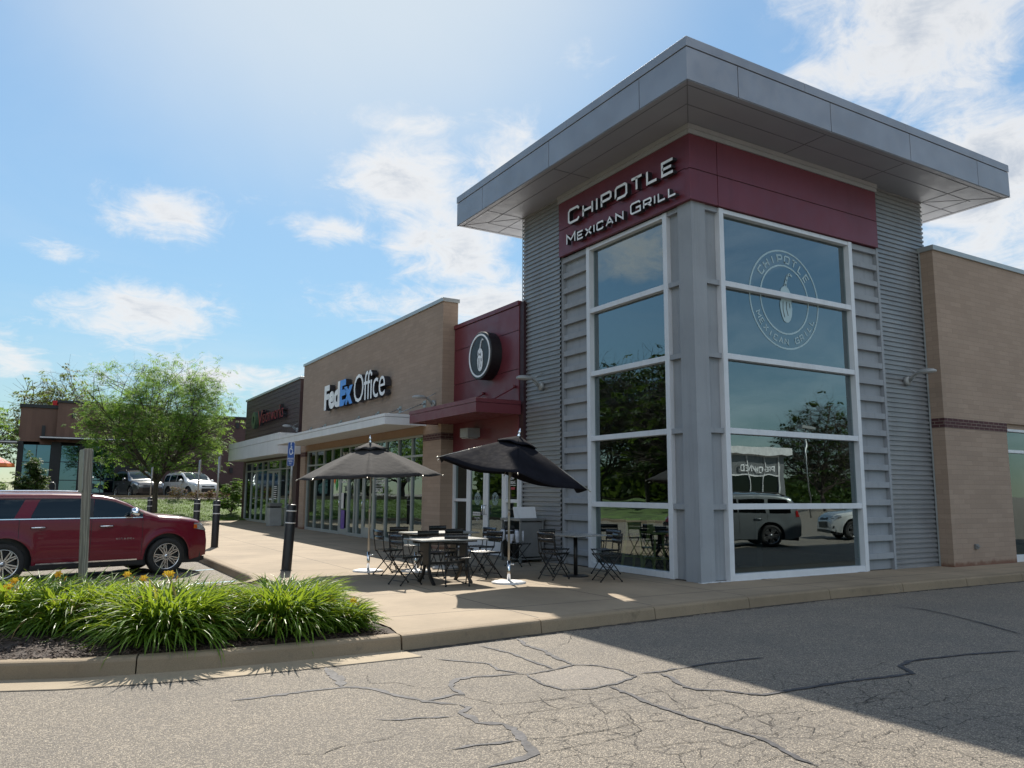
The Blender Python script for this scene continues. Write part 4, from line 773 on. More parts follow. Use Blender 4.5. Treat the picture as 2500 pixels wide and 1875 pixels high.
# shared dark rooms and roof
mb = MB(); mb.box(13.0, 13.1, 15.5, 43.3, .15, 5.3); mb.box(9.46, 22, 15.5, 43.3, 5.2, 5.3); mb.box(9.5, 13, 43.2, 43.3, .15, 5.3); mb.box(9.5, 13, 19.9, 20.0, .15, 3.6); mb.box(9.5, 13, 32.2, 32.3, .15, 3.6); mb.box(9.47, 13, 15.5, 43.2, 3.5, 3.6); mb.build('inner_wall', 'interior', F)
MB().box(9.2, 13, 15.5, 43.2, .12, .16).build('floor', 'interior_floor', F)
M['membrane'] = mat('white_roof_membrane', (.66, .66, .64), .7, 0, .08, .6)
MB().box(9.5, 34, 15.48, 43.2, 5.7, 5.8).build('roof', 'membrane', F); MB().box(16.65, 34, 9.96, 15.46, 6.25, 6.35).build('roof', 'membrane', B)
# ---------------------------------------------------------------- dark sided shop
V = thing('shop_building', 'dark brown sided shop with deep white canopy at the far end of the row', 'building', (9.1, 38, .15))
mb = MB(); z = 4.0
while z < 6.39: mb.box(9.12 if True else 0, 9.16, 33.12, 43.28, z + .012, min(z + .2, 6.4)); z += .2
mb.box(9.11, 9.3, 32.98, 33.12, .15, 6.4); mb.box(9.11, 9.3, 42.95, 43.32, .15, 3.3); mb.box(9.11, 9.3, 33.12, 33.6, .15, 3.3); mb.box(9.16, 9.6, 33.0, 43.3, 3.1, 6.4); mb.box(9.12, 22, 43.28, 43.34, .15, 6.4)
mb.build('siding', 'brown_clad', V); mb = MB(); mb.box(9.3, 9.5, 32.15, 33.0, .15, 6.4); mb.build('recess_wall', 'brown_clad', V)
mb = MB(); mb.box(9.06, 9.5, 32.93, 43.38, 6.4, 6.5); mb.build('coping', 'silver_al', V, bevel=.004)
mb = MB(); mb.box(9.2, 9.28, 32.6, 32.7, .15, 6.2); mb.build('downspout', 'grey_metal', V)
mb = MB(); X0, Y0c, Y1c = 8.2, 32.57, 42.75
mb.box(X0, X0 + .03, Y0c, Y1c, 3.18, 3.765); mb.box(X0 - .012, X0 + .03, Y0c - .012, Y1c + .012, 3.775, 4.05); mb.box(X0 + .03, 9.12, Y0c, Y0c + .03, 3.18, 3.765); mb.box(X0 + .03, 9.12, Y0c - .012, Y0c + .03, 3.775, 4.05); mb.box(X0 + .03, 9.12, Y1c - .03, Y1c, 3.18, 4.05); mb.box(X0 + .03, 9.12, Y0c + .03, Y1c - .03, 3.19, 3.25); mb.box(X0 + .03, 9.12, Y0c + .03, Y1c - .03, 3.9, 3.95)
mb.build('shop_canopy', 'white_al', V, bevel=.002)
sv = storefront(V, 9.2, [33.62, 34.82, 36.0, 38.22, 39.3, 40.48, 41.59, 42.95], 3.1, 2.65, doors=((36.0, 38.22),), sills=((33.5, 36.0, .88),))
door(9.18, 36.05, 37.10, .16, 2.6, V, 37.0, .3, .10, 'silver_al'); door(9.18, 37.12, 38.17, .16, 2.6, V, 37.24, .3, .10, 'silver_al')
tmesh('3620', .62, .2, fX(9.19, 37.4, 2.76), 'house_number', 'white_letter', sv, .002)
for i in range(7): MB().box(9.14, 9.142, 36.3, 36.8, 1.3 + .09 * i, 1.34 + .09 * i).build('door_lettering', 'card', V)
VS = thing('wall_sign', 'dark red serif channel letters with a green emblem on the dark siding', 'sign', (9.1, 38, 5.0))
tmesh('isionworks', 3.95, .62, fX(9.12, 38.85, 4.93), 'lettering', ['redletter', 'letter_side'], VS, .17, -.012, .03, shear=.08)
tmesh('V', .95, .74, fX(9.12, 39.75, 4.83), 'lettering', ['redletter', 'letter_side'], VS, .17, -.005, .03)
M['emblem_green'] = mat('emblem_green', (.05, .09, .05), .4)
mb = MB(); ring(mb, lambda u, v, d: (9.10 - d, 40.6 - u * 1.0, 5.2 + v), .2, .42, 0, .2, 24); mb.build('emblem', 'emblem_green', VS)
# ---------------------------------------------------------------- cars
def make_car(label, paint, loc, rz, sc=1., cat='car', sty='suv', group=None, detail=True, name='parked_car'):
    """nose to +x, origin on the ground midway under the rear axle; both sides built"""
    P = paint; t = thing(name, label, cat, loc, rz, group, local=True); t.scale = (sc, sc, sc)
    if sty == 'big':
        tx = [-1.16, -1.1, -.95, -.6, 0, .8, 1.4, 1.75, 1.95, 2.25, 2.55, 2.75, 2.85, 3.0, 3.3, 3.6, 3.78, 3.88, 3.95, 3.98]; tz = [1.05, 1.33, 1.57, 1.68, 1.705, 1.71, 1.70, 1.67, 1.625, 1.51, 1.375, 1.30, 1.265, 1.25, 1.225, 1.18, 1.14, 1.08, .96, .80]
        wb, wmax, belt = 3.04, .96, 1.225; A = (1.9, 2.72)
    else:
        tx = [-.98, -.9, -.7, -.3, .3, .9, 1.3, 1.55, 1.8, 2.05, 2.25, 2.4, 2.6, 2.9, 3.15, 3.3, 3.42, 3.5, 3.54]; tz = [1.0, 1.3, 1.55, 1.64, 1.68, 1.68, 1.655, 1.60, 1.48, 1.32, 1.19, 1.12, 1.10, 1.06, 1.02, .98, .90, .78, .66]
        wb, wmax, belt = 2.69, .92, 1.06; A = (1.45, 2.3)
    x0, x1 = tx[0], tx[-1]; wr = .39 if sty == 'big' else .36; ra = wr + .095
    top = lambda x: float(np.interp(x, tx, tz))
    def hw(x, z):
        e = min(1, max(0, (x1 - x) / .75)); r_ = min(1, max(0, (x - x0) / .45)); w = wmax * (.78 + .22 * math.sin(e * math.pi / 2)) * (.86 + .14 * math.sin(r_ * math.pi / 2))
        if z < .55: w *= .965 + .035 * (z - .25) / .3
        if z > .8 and z <= belt: w *= 1 - .018 * (z - .8) / (belt - .8)
        if z > belt: w *= .982 - .20 * ((z - belt) / (1.8 - belt)) ** 1.1
        tt = top(x); r = .085 if tt > belt + .25 else .13
        if z > tt - r: q = min(1, (z - (tt - r)) / r); w -= (r * 1.6 if tt < belt + .3 else r) * (1 - math.sqrt(max(0, 1 - q * q)))
        for wx in (0, wb):
            dd = math.hypot(x - wx, z - wr); 
            if ra - .02 < dd < ra + .10: w += .018 * (1 - abs(dd - ra - .02) / .1)
        return max(.02, w)
    xs = sorted(set([round(x0 + (x1 - x0) * i / 110, 4) for i in range(111)] + [0 - ra, 0 + ra, wb - ra, wb + ra] + tx))
    def bot(x):
        b = .27 if sty == 'big' else .25
        b += .10 * max(0, (x - (x1 - .5)) / .5) ** 1 + .12 * max(0, (x0 + .35 - x) / .35)
        for wx in (0, wb):
            if abs(x - wx) < ra: b = max(b, wr + math.sqrt(ra * ra - (x - wx) ** 2))
        return b
    for_side = []
    fr = [0, .05, .12, .2, .3, .4, .5, .6, .68, .76, .83, .89, .93, .96, .98, .992, 1.]
    mb = MB(); mb.smooth = True
    L, Rr_ = [], []
    for x in xs:
        tt, b = top(x), bot(x); z_ = [b + (tt - b) * q for q in fr]
        l = [(x, hw(x, z), z) for z in z_]; e = l[-1][1]; cr = [(x, e * k, tt + .035 * (1 - k * k)) for k in (.8, .5, .2, 0)]
        L.append(l + cr); Rr_.append([(a, -b_, c) for a, b_, c in l + cr])
    mb.grid(L); mb.grid(Rr_)
    for rows in (L, Rr_):
        for e in (0, -1): mb.add([p for p in rows[e]] + [(rows[e][0][0], 0, rows[e][0][2])], [tuple(range(len(rows[e]) + 1))])
    mb.build('body', P, t)
    mb = MB(); mb.box(x0 + .1, x1 - .15, -wmax * .84, wmax * .84, .22, .98 if sty == 'big' else .85); mb.box(x0 + .04, x1 - .05, -wmax * .72, wmax * .72, .24, .5); mb.build('underbody', 'black', t)
    def side_patch(name, x_a, x_b, zlo, zhi, m, off=.006, nx=30, nz=8, sides=(-1, 1)):
        for s_ in sides:
            mb = MB(); mb.smooth = True; rows = []
            for i in range(nx + 1):
                x = x_a + (x_b - x_a) * i / nx; a, b = zlo(x), zhi(x); b = max(b, a + .002); rows.append([(x, s_ * (hw(x, a + (b - a) * j / nz) + off), a + (b - a) * j / nz) for j in range(nz + 1)])
            mb.grid(rows); o = mb.build(name, m, t)
    bl = lambda x: belt + .015; hd = (lambda x: min(1.60, top(x) - .09)) if sty == 'big' else (lambda x: min(1.50, top(x) - .11))
    if sty == 'big':
        W3 = ((-.85, .33, lambda x: max(bl(x) - .01, bl(x) + 1.9 * (x - .13)), lambda x: min(hd(x) - .01, 1.235 + 3.2 * (x + .95))), (.42, 1.46, bl, lambda x: min(hd(x), bl(x) + 2.0 * (x - .40))), (1.53, 2.5, bl, lambda x: min(hd(x), bl(x) + 9 * (x - 1.52))))
    else: W3 = ((-.65, .02, bl, lambda x: min(hd(x), bl(x) + 3 * (x + .68))), (.12, .98, bl, hd), (1.04, 2.02, bl, hd))
    mb_b = [('window', a, b, lo, hi) for a, b, lo, hi in W3]
    for i, (nm, a, b, lo, hi) in enumerate(mb_b): side_patch(nm, a, b, lo, hi, 'carglass', .006)
    if sty == 'big': side_patch('pillar_trim', 1.44, 1.545, lambda x: belt + .01, lambda x: hd(x) + .005, 'black', .005, 3); side_patch('window_trim', -.86, 2.52, lambda x: hd(x) - .002, lambda x: hd(x) + .016, 'black', .008, 24, 2)
    # windscreen and rear glass
    for nm, xa, xb, m in (('windscreen', A[0] - .02, A[1] + .02, 'carglass_front' if False else 'carglass'), ('rear_window', x0 + .05, x0 + .3, 'carglass')):
        mb = MB(); mb.smooth = True; rows = []
        for i in range(13):
            x = xa + (xb - xa) * i / 12; tt = top(x); e = hw(x, tt) * .96 + .02; rows.append([(x + .004, e * k, tt + .035 * (1 - (k * .96) ** 2) + .008) for k in [q / 6 for q in range(-6, 7)]])
        mb.grid(rows); mb.build(nm, m, t)
    # seams, sill, rails
    if detail:
        for x in ((.22, 1.5, 2.5) if sty == 'big' else (.07, 1.0, 2.12)): side_patch('door_seam', x, x + .008, lambda q: .42 if not x == .22 else .86, lambda q: belt + .01, 'black', .0035, 1, 12)
        if sty == 'big':
            side_patch('sill_trim', .55, 2.42, lambda q: .345 + .0 * q, lambda q: .372, 'chrome', .03, 10, 2); side_patch('belt_trim', -.85, 2.5, lambda q: belt - .012, lambda q: belt + .006, 'chrome', .009, 20, 1)
            side_patch('sill', .46, 2.55, lambda q: .26, lambda q: .345, 'black', .012, 10, 2)
        for s_ in (-1, 1):
            mb = MB(); xr = [i / 12 for i in range(13)]; a, b = (-.75, 1.55) if sty == 'big' else (-.5, 1.2)
            mb.tube([(a + (b - a) * q, s_ * (hw(a + (b - a) * q, top(a + (b - a) * q) - .02) - .03), top(a + (b - a) * q) + (.0 if q in (0, 1) else .05)) for q in xr], .018); mb.build('roof_rail', 'chrome' if sty == 'big' else 'black', t)
            for x in ((.42, 1.66) if sty == 'big' else (.3, 1.25)): mb = MB(); mb.tube([(x, s_ * (hw(x, belt - .17) + .0), belt - .17), (x + .03, s_ * (hw(x, belt - .17) + .035), belt - .17), (x + .23, s_ * (hw(x, belt - .17) + .035), belt - .17), (x + .26, s_ * hw(x, belt - .17), belt - .17)], .017); mb.build('door_handle', 'chrome' if sty == 'big' else P, t)
            mx, mz = (2.28, belt + .10) if sty == 'big' else (1.95, belt + .08)
            mb = MB(); mb.smooth = True; T = Matrix.Translation((mx, s_ * (wmax + .13), mz)) @ Matrix.Diagonal((.10, .13, .10, 1)); mb.lathe([(0, 1), (.45, .92), (.8, .62), (1, .1), (.95, -.5), (.6, -.85), (0, -.95)], (0, 0, 0), 16, T=T); mb.build('mirror', 'chrome' if sty == 'big' else P, t)
            mb = MB(); mb.bar((mx - .02, s_ * (wmax - .1), mz - .07), (mx, s_ * (wmax + .08), mz - .06), .09, .04); mb.build('mirror_arm', 'black', t)
    # lamps and grille on the nose
    hz0, hz1 = (.90, 1.08) if sty == 'big' else (.78, .93)
    for s_ in (-1, 1):
        mb = MB(); mb.smooth = True; rows = []
        for i in range(11):
            q = i / 10; x = x1 - .36 + .33 * q; a, b = hz0 + .06 * (1 - q) ** 1, min(hz1, top(x) - .035); rows.append([(x + .012 * (j == 3), s_ * (hw(x, a + (b - a) * j / 6) + .012), a + (b - a) * j / 6) for j in range(7)])
        mb.grid(rows); mb.build('headlight', 'headlamp', t)
        if sty == 'big':
            mb = MB(); rows = []
            for i in range(4):
                x = x1 - .37 + .09 * i / 3; a, b = .96, min(1.045, top(x) - .05); rows.append([(x, s_ * (hw(x, a + (b - a) * j / 3) + .018), a + (b - a) * j / 3) for j in range(4)])
            mb.grid(rows); mb.build('indicator', 'amber', t)
        mb = MB(); rows = []
        for i in range(4):
            x = x0 + .02 + .12 * i / 3; rows.append([(x, s_ * (hw(x, .95 + .2 * j / 3) + .012), .95 + .2 * j / 3) for j in range(4)])
        mb.grid(rows); mb.build('tail_light', 'taillamp', t)
    fx = lambda z: float(np.interp(z, [tz[-1], tz[-2], tz[-3]][::1], [tx[-1], tx[-2], tx[-3]])) if z > tz[-1] else x1
    mb = MB()
    for (a, b, w_) in (((hz0 - .02, hz1 - .07, .50), (.42, .60, .52)) if sty == 'big' else ((.73, .83, .42), (.42, .66, .46))):
        rows = [[(fx(a + (b - a) * j / 4) + .02, w_ * k, a + (b - a) * j / 4) for j in range(5)] for k in (-1, -.5, 0, .5, 1)]; mb.grid(rows)
    mb.build('grille', 'black', t)
    if not sty == 'big':
        for s_ in (-1, 1): MB().lathe([(0, .02), (.085, .02), (.10, -.03)], (x1 - .06, s_ * .66, .50), 16, 'x').build('fog_light', 'black', t)
    mb = MB(); mb.box(x1 - .1, x1 + .03, -.6, .6, .24, .33); mb.build('bumper', 'black', t)
    # wheels
    for wx in (0, wb):
        for s_ in (-1, 1):
            yo = s_ * (wmax - .005); mb = MB(); k = -s_
            mb.lathe([(wr * .70, 0), (wr * .74, .012 * s_), (wr * .92, .010 * s_), (wr * .985, -.02 * s_), (wr, -.05 * s_), (wr, -.17 * s_), (wr * .96, -.21 * s_), (wr * .6, -.21 * s_)], (wx, yo, wr), 40, 'y'); wh = mb.build('wheel', 'rubber', t)
            mb = MB(); rr = wr * .70; mb.lathe([(rr * 1.0, .005 * s_), (rr * .95, .008 * s_), (rr * .93, -.02 * s_), (rr * .93, -.10 * s_)], (wx, yo, wr), 40, 'y'); mb.lathe([(0, .004 * s_), (rr * .16, .0), (rr * .22, -.03 * s_)], (wx, yo, wr), 16, 'y')
            nsp = 5
            for q in range(nsp):
                for dd in (-.17, .17):
                    a = 2 * math.pi * (q + .1) / nsp + dd * .55; b = 2 * math.pi * (q + .1) / nsp + dd * 1.9; c_ = Vector((wx, yo - s_ * .012, wr))
                    mb.bar(c_ + Vector((math.cos(a) * rr * .18, 0, math.sin(a) * rr * .18)), c_ + Vector((math.cos(b) * rr * .95, 0, math.sin(b) * rr * .95)), .024, .026, (0, 1, 0))
                a = 2 * math.pi * (q + .6) / nsp; mb.bar(c_ + Vector((math.cos(a) * rr * .2, 0, math.sin(a) * rr * .2)), c_ + Vector((math.cos(a) * rr * .6, 0, math.sin(a) * rr * .6)), .03, .022, (0, 1, 0))
                for dd in (-.10, .10): mb.bar(c_ + Vector((math.cos(a) * rr * .58, 0, math.sin(a) * rr * .58)), c_ + Vector((math.cos(a + dd * 1.8) * rr * .95, 0, math.sin(a + dd * 1.8) * rr * .95)), .022, .022, (0, 1, 0))
            mb.build('rim', 'rimmetal', wh); mb = MB(); mb.lathe([(0, -.10 * s_), (rr * .9, -.10 * s_)], (wx, yo, wr), 24, 'y'); mb.build('brake_disc', 'black', wh)
    return t
M['headlamp'] = mat('headlamp_lens', (.55, .56, .55), .08, .6, .1, 12, coat=1.); M['amber'] = mat('amber_lens', (.5, .10, .01), .15, coat=1.); M['taillamp'] = mat('red_lens', (.25, .01, .01), .15, coat=1.); M['rimmetal'] = mat('alloy_rim', (.55, .55, .56), .22, .9, .05, 4)
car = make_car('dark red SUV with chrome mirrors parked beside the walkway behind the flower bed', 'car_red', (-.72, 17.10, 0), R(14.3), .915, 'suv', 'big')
tmesh('CITADEL', .36, .03, lambda u, v, d: (1.98 + u, -.985 - d, .78 + v), 'badge', 'chrome', car, .002, .0, sp=1.3)
make_car('white SUV facing the lawn from the upper lot, right of the tree trunk', 'car_white', (7.9, 56.0, 1.15), R(-72), 1.0, 'suv', 'small')
make_car('dark grey SUV facing the lawn from the upper lot, half hidden by tree leaves', 'car_dark', (4.95, 56.6, 1.15), R(-78), 1.03, 'suv', 'small')
make_car('silver SUV seen mirrored in the lowest right pane of the tower', 'car_silver', (20.05, 1.97, 0), R(212), .98, 'suv', 'small')
make_car('white hatchback seen mirrored in the window by the tan brick wall', 'car_white', (28.1, 2.05, 0), R(212), .95, 'car', 'small')
# ---------------------------------------------------------------- bollards and sign posts
def bollard(label, loc, lean=(0, 0), h=1.235):
    t = thing('bollard', label, 'bollard', loc, 0, 'black bollards along the walkway edge', local=True); t.rotation_euler = (lean[0], lean[1], 0)
    mb = MB(); mb.lathe([(.093, 0), (.093, h - .03), (.082, h - .008), (.06, h), (.0, h)], (0, 0, 0), 28); mb.build('sleeve', 'black', t)
    for z in (h - .135, h - .36):
        mb = MB(); mb.lathe([(.0935, z), (.0955, z + .002), (.0955, z + .022), (.0935, z + .024)], (0, 0, 0), 28); mb.build('reflective_band', 'card', t)
    mb = MB(); mb.lathe([(.11, -.005), (.112, .01), (.093, .012)], (0, 0, 0), 20); mb.build('collar', 'black', t)
    return t
def sign_post(label, loc, face_rz, z0=1.235, z1=2.42, front=True, lean=(0, 0)):
    t = thing('parking_sign', label, 'sign', loc, face_rz, None, local=True); t.rotation_euler = (lean[0], lean[1], face_rz)
    mb = MB(); mb.tube([(0, 0, z0), (0, 0, z1 - .02)], .024); mb.build('post', 'galv', t)
    w, a, b = .152, z1 - .46, z1; mb = MB(); rr = .03
    pl = [(-w + rr, a), (w - rr, a), (w, a + rr), (w, b - rr), (w - rr, b), (-w + rr, b), (-w, b - rr), (-w, a + rr)]
    mb.prism(pl, lambda u, v, d: (u, -.028 - d, v), 0, .003); pn = mb.build('sign_panel', 'card', t)
    q = .93; mb = MB(); mb.prism([(u * q, (v - (a + b) / 2) * .975 + (a + b) / 2) for u, v in pl], lambda u, v, d: (u, -.0312 - d, v), 0, .001); mb.build('sign_face', 'blue_sign' if front else 'galv', pn)
    f = lambda u, v, d: (u, -.0325 - d, v)
    if front:
        mb = MB(); c = (0.0, b - .155)
        for i in range(16):
            a0 = R(75 - 250 * i / 16 - 70); a1 = R(75 - 250 * (i + 1) / 16 - 70); mb.prism([(c[0] + .052 * math.cos(a0), c[1] - .02 + .052 * math.sin(a0)), (c[0] + .072 * math.cos(a0), c[1] - .02 + .072 * math.sin(a0)), (c[0] + .072 * math.cos(a1), c[1] - .02 + .072 * math.sin(a1)), (c[0] + .052 * math.cos(a1), c[1] - .02 + .052 * math.sin(a1))], f, 0, .001)
        for pts in ([(-.01, .10), (-.005, .02), (.05, .02), (.075, -.06), (.10, -.05)], [(-.01, .06), (.04, .06)]): stroke(mb, [(x, y + c[1]) for x, y in pts], .02, f, 0, .001)
        mb.prism([(-.03, c[1] + .105), (.0, c[1] + .10), (.012, c[1] + .125), (-.002, c[1] + .148), (-.03, c[1] + .14)], f, 0, .001); mb.m = [0] * len(mb.m); mb.build('wheelchair_symbol', 'white_letter', pn)
        for i, (s_, w_) in enumerate((('HANDICAPPED', .25), ('PARKING', .17), ('ONLY', .10))): tmesh(s_, w_, .034, lambda u, v, d, w_=w_, i=i: (u - w_ / 2, -.0325 - d, a + .125 - .047 * i + v), 'sign_lettering', 'white_letter', pn, .001)
    return t
bollard('black bollard nearest the flower bed, leaning, carrying the blue sign pole', (4.07, 15.17, .15), (R(.5), R(2.4)))
sign_post('blue handicapped parking sign with white wheelchair symbol on a steel pole', (4.07, 15.17, .15), R(-80), lean=(R(.5), R(2.4)))
for x, y, l in ((4.03, 22.2, 'black bollard just beyond the nose of the red SUV'), (4.0, 25.1, 'black bollard rising behind the hood of the red SUV'), (3.66, 34.0, 'black bollard furthest away, left of the tree trunk')): bollard(l, (x, y, .15))
for x, y, l, a in ((4.03, 22.2, 'sign pole seen edge-on above the bollard beyond the red SUV nose', 74), (4.0, 25.1, 'sign pole seen edge-on in front of the white SUV', 76), (3.66, 34.0, 'sign pole seen edge-on in front of the dark grey SUV', 80)): sign_post(l, (x, y, .15), R(a), front=False)
# weathered timber post with signs on its far and near sides
WP = thing('timber_post', 'weathered grey timber post rising out of the flower bed in front of the red SUV', 'post', (.495, 10.6, .15), R(-8), local=True); WP.rotation_euler = (0, R(-2.0), R(7))
M['timber'] = None
def timber():
    m, nt, b, out = new_mat('weathered_timber'); v = nd(nt, 'ShaderNodeTexCoord').outputs['Object']; mp = nd(nt, 'ShaderNodeMapping', {0: v}); mp.inputs['Scale'].default_value = (1, 1, .06)
    w = nd(nt, 'ShaderNodeTexWave', {'Vector': mp.outputs[0], 'Scale': 11., 'Distortion': 9., 'Detail': 4., 'Detail Scale': 2.}); n = noise(nt, v, 3, 5)
    c = mixc(nt, w.outputs[1], (.13, .115, .095, 1), (.27, .245, .21, 1)); c = mixc(nt, mrange(nt, n, .4, .7, 0, .4), c, (.15, .145, .13, 1)); nt.links.new(c, b.inputs['Base Color']); b.inputs['Roughness'].default_value = .85
    bp = nd(nt, 'ShaderNodeBump', {'Strength': .5, 'Distance': .006, 'Height': w.outputs[0]}); nt.links.new(bp.outputs[0], b.inputs['Normal']); return m
M['timber'] = timber()
MB().box(-.044, .044, -.044, .044, -.1, 1.965).build('post', 'timber', WP, bevel=.006)
mb = MB(); pl = [(-.15, 1.48), (-.12, 1.45), (.12, 1.45), (.15, 1.48), (.15, 1.93), (.12, 1.96), (-.12, 1.96), (-.15, 1.93)]; mb.prism(pl, lambda u, v, d: (-.047 - d, u + .10, v), 0, .003); mb.build('sign_panel', 'galv', WP)
mb = MB(); mb.prism([(u, v) for u, v in pl], lambda u, v, d: (.047 + d, u + .10, v - .0), 0, .003); mb.build('sign_panel', 'galv', WP)
mb = MB(); mb.tube([(.05, -.03, 1.62), (.066, -.03, 1.62)], .012); mb.build('bolt', 'galv', WP)
# ---------------------------------------------------------------- folding chairs and tables
def make_chair(label, loc, rz):
    t = thing('folding_chair', label, 'chair', loc, rz, 'black folding bistro chairs', local=True)      # faces +x
    w = .185
    for s_ in (-1, 1):
        MB().tube([(-.215, s_ * w, .80), (-.19, s_ * w, .62), (-.165, s_ * w, .45), (.0, s_ * w, .23), (.19, s_ * w, .012)], .0095, 6).build('back_leg_frame', 'blacksteel', t)
        MB().tube([(.19, s_ * (w - .018), .435), (.0, s_ * (w - .018), .23), (-.20, s_ * (w - .018), .012)], .0095, 6).build('leg', 'blacksteel', t)
        for x in (.19, -.20): MB().lathe([(0, .0), (.014, .0), (.015, .025), (.0, .03)], (x, s_ * (w if x > 0 else w - .018), 0), 8).build('foot_cap', 'rubber', t)
        MB().bar((-.18, s_ * (w - .012), .43), (.20, s_ * (w - .012), .44), .012, .022).build('seat_rail', 'blacksteel', t)
    for a, b in (((.14, -w, .07), (.14, w, .07)), ((-.15, -w + .018, .07), (-.15, w - .018, .07)), ((0, -w, .23), (0, w, .23))): MB().tube([a, b], .006, 6).build('crossbar', 'blacksteel', t)
    for i in range(6):
        x = -.155 + .066 * i; mb = MB(); mb.smooth = True; rows = []
        for j in range(9): q = -1 + j / 4; rows.append([(x - .024, q * .20, .455 - .012 * (1 - q * q)), (x, q * .20, .459 - .012 * (1 - q * q)), (x + .024, q * .20, .455 - .012 * (1 - q * q)), (x + .024, q * .20, .447 - .012 * (1 - q * q)), (x - .024, q * .20, .447 - .012 * (1 - q * q)), (x - .024, q * .20, .455 - .012 * (1 - q * q))])
        mb.grid(rows); mb.build('seat_slat', 'slatsteel', t)
    for z, h in ((.755, .045), (.665, .035)):
        mb = MB(); mb.smooth = True; rows = []
        for j in range(9): q = -1 + j / 4; xo = -.205 + (.8 - z) * .12 - .018 * (1 - q * q); rows.append([(xo, q * .195, z - h), (xo - .004, q * .195, z), (xo, q * .195, z + h), (xo + .008, q * .195, z + h), (xo + .008, q * .195, z - h), (xo, q * .195, z - h)])
        mb.grid(rows); mb.build('back_slat', 'slatsteel', t)
    return t
M['slatsteel'] = mat('painted_slat', (.035, .034, .033), .24, .3, .2, 20, coat=.3)
CH = [((5.47, 13.58), 4, 'folding chair at the left end of the far table, back towards the flower bed'),
      ((5.14, 12.0), 12, 'folding chair at the left end of the near table, closest to the bed'),
      ((6.10, 14.42), -92, 'folding chair behind the left half of the far table'),
      ((7.05, 14.62), -88, 'folding chair behind the right half of the far table'),
      ((5.93, 12.72), -98, 'folding chair tucked between the near and the far table'),
      ((5.82, 11.50), -112, 'folding chair in front of the near table with its seat to the camera'),
      ((7.42, 13.62), 190, 'folding chair at the right end of the far table'),
      ((6.80, 12.29), 196, 'folding chair right of the near table with a sunlit seat'),
      ((7.73, 11.56), 14, 'folding chair left of the square pedestal table'),
      ((8.30, 12.38), -80, 'folding chair behind the square pedestal table'),
      ((8.36, 10.87), 165, 'folding chair in front of the big corner window'),
      ((9.05, 11.80), 185, 'folding chair between the square table and the window'),
      ((6.75, 13.25), -86, 'folding chair on the near side of the far table'),
      ((8.45, 13.95), -60, 'folding chair standing in front of the waste cabinet')]
protos = None
for (x, y), a, l in CH:
    if protos is None: protos = make_chair(l, (x, y, .15), R(a))
    else:
        c = copy_tree(protos); c.location = (x, y, .15); c.rotation_euler = (0, 0, R(a)); c['label'] = l
def long_table(label, loc, rz, L=1.22, Wd=.74):
    t = thing('patio_table', label, 'table', loc, rz, None, local=True)
    mb = MB(); mb.box(-L / 2, L / 2, -Wd / 2, Wd / 2, .695, .72); mb.build('table_top', 'tabletop', t, bevel=.004)
    MB().box(-L / 2 + .03, L / 2 - .03, -.04, .04, .65, .695).build('beam', 'blacksteel', t)
    for s_ in (-1, 1):
        x = s_ * .34; mb = MB(); mb.box(x - .02, x + .02, -.11, .11, .30, .695)
        for q in (-1, 1):
            pts = [(x, q * .07, .33), (x, q * .085, .24), (x, q * .13, .15), (x, q * .21, .07), (x, q * .29, .0)]
            for a, b in zip(pts[:-1], pts[1:]): mb.bar(a, b, .045, .04, (1, 0, 0))
        mb.build('pedestal', 'blacksteel', t)
    MB().box(-.34, .34, -.02, .02, .30, .34).build('stretcher', 'blacksteel', t)
    return t
long_table('near rectangular patio table with a sunlit grey top', (5.83, 11.95, .15), R(1))
long_table('far rectangular patio table beyond the near one', (6.65, 13.92, .15), R(4), 1.35, .8)
t = thing('patio_table', 'dark square pedestal table on a round base beside the corner window', 'table', (8.33, 11.75, .15), R(8), local=True)
MB().box(-.40, .40, -.40, .40, .715, .74).build('table_top', 'tabletop', t, bevel=.004); mb = MB(); mb.tube([(0, 0, .02), (0, 0, .715)], .037, 14); mb.build('column', 'blacksteel', t); mb = MB(); mb.lathe([(.0, .04), (.05, .035), (.20, .022), (.235, .012), (.235, 0)], n=36); mb.build('base', 'blacksteel', t)
mb = MB(); mb.bar((-.25, 0, .70), (.25, 0, .70), .03, .02); mb.bar((0, -.25, .70), (0, .25, .70), .03, .02); mb.build('bracket', 'blacksteel', t)
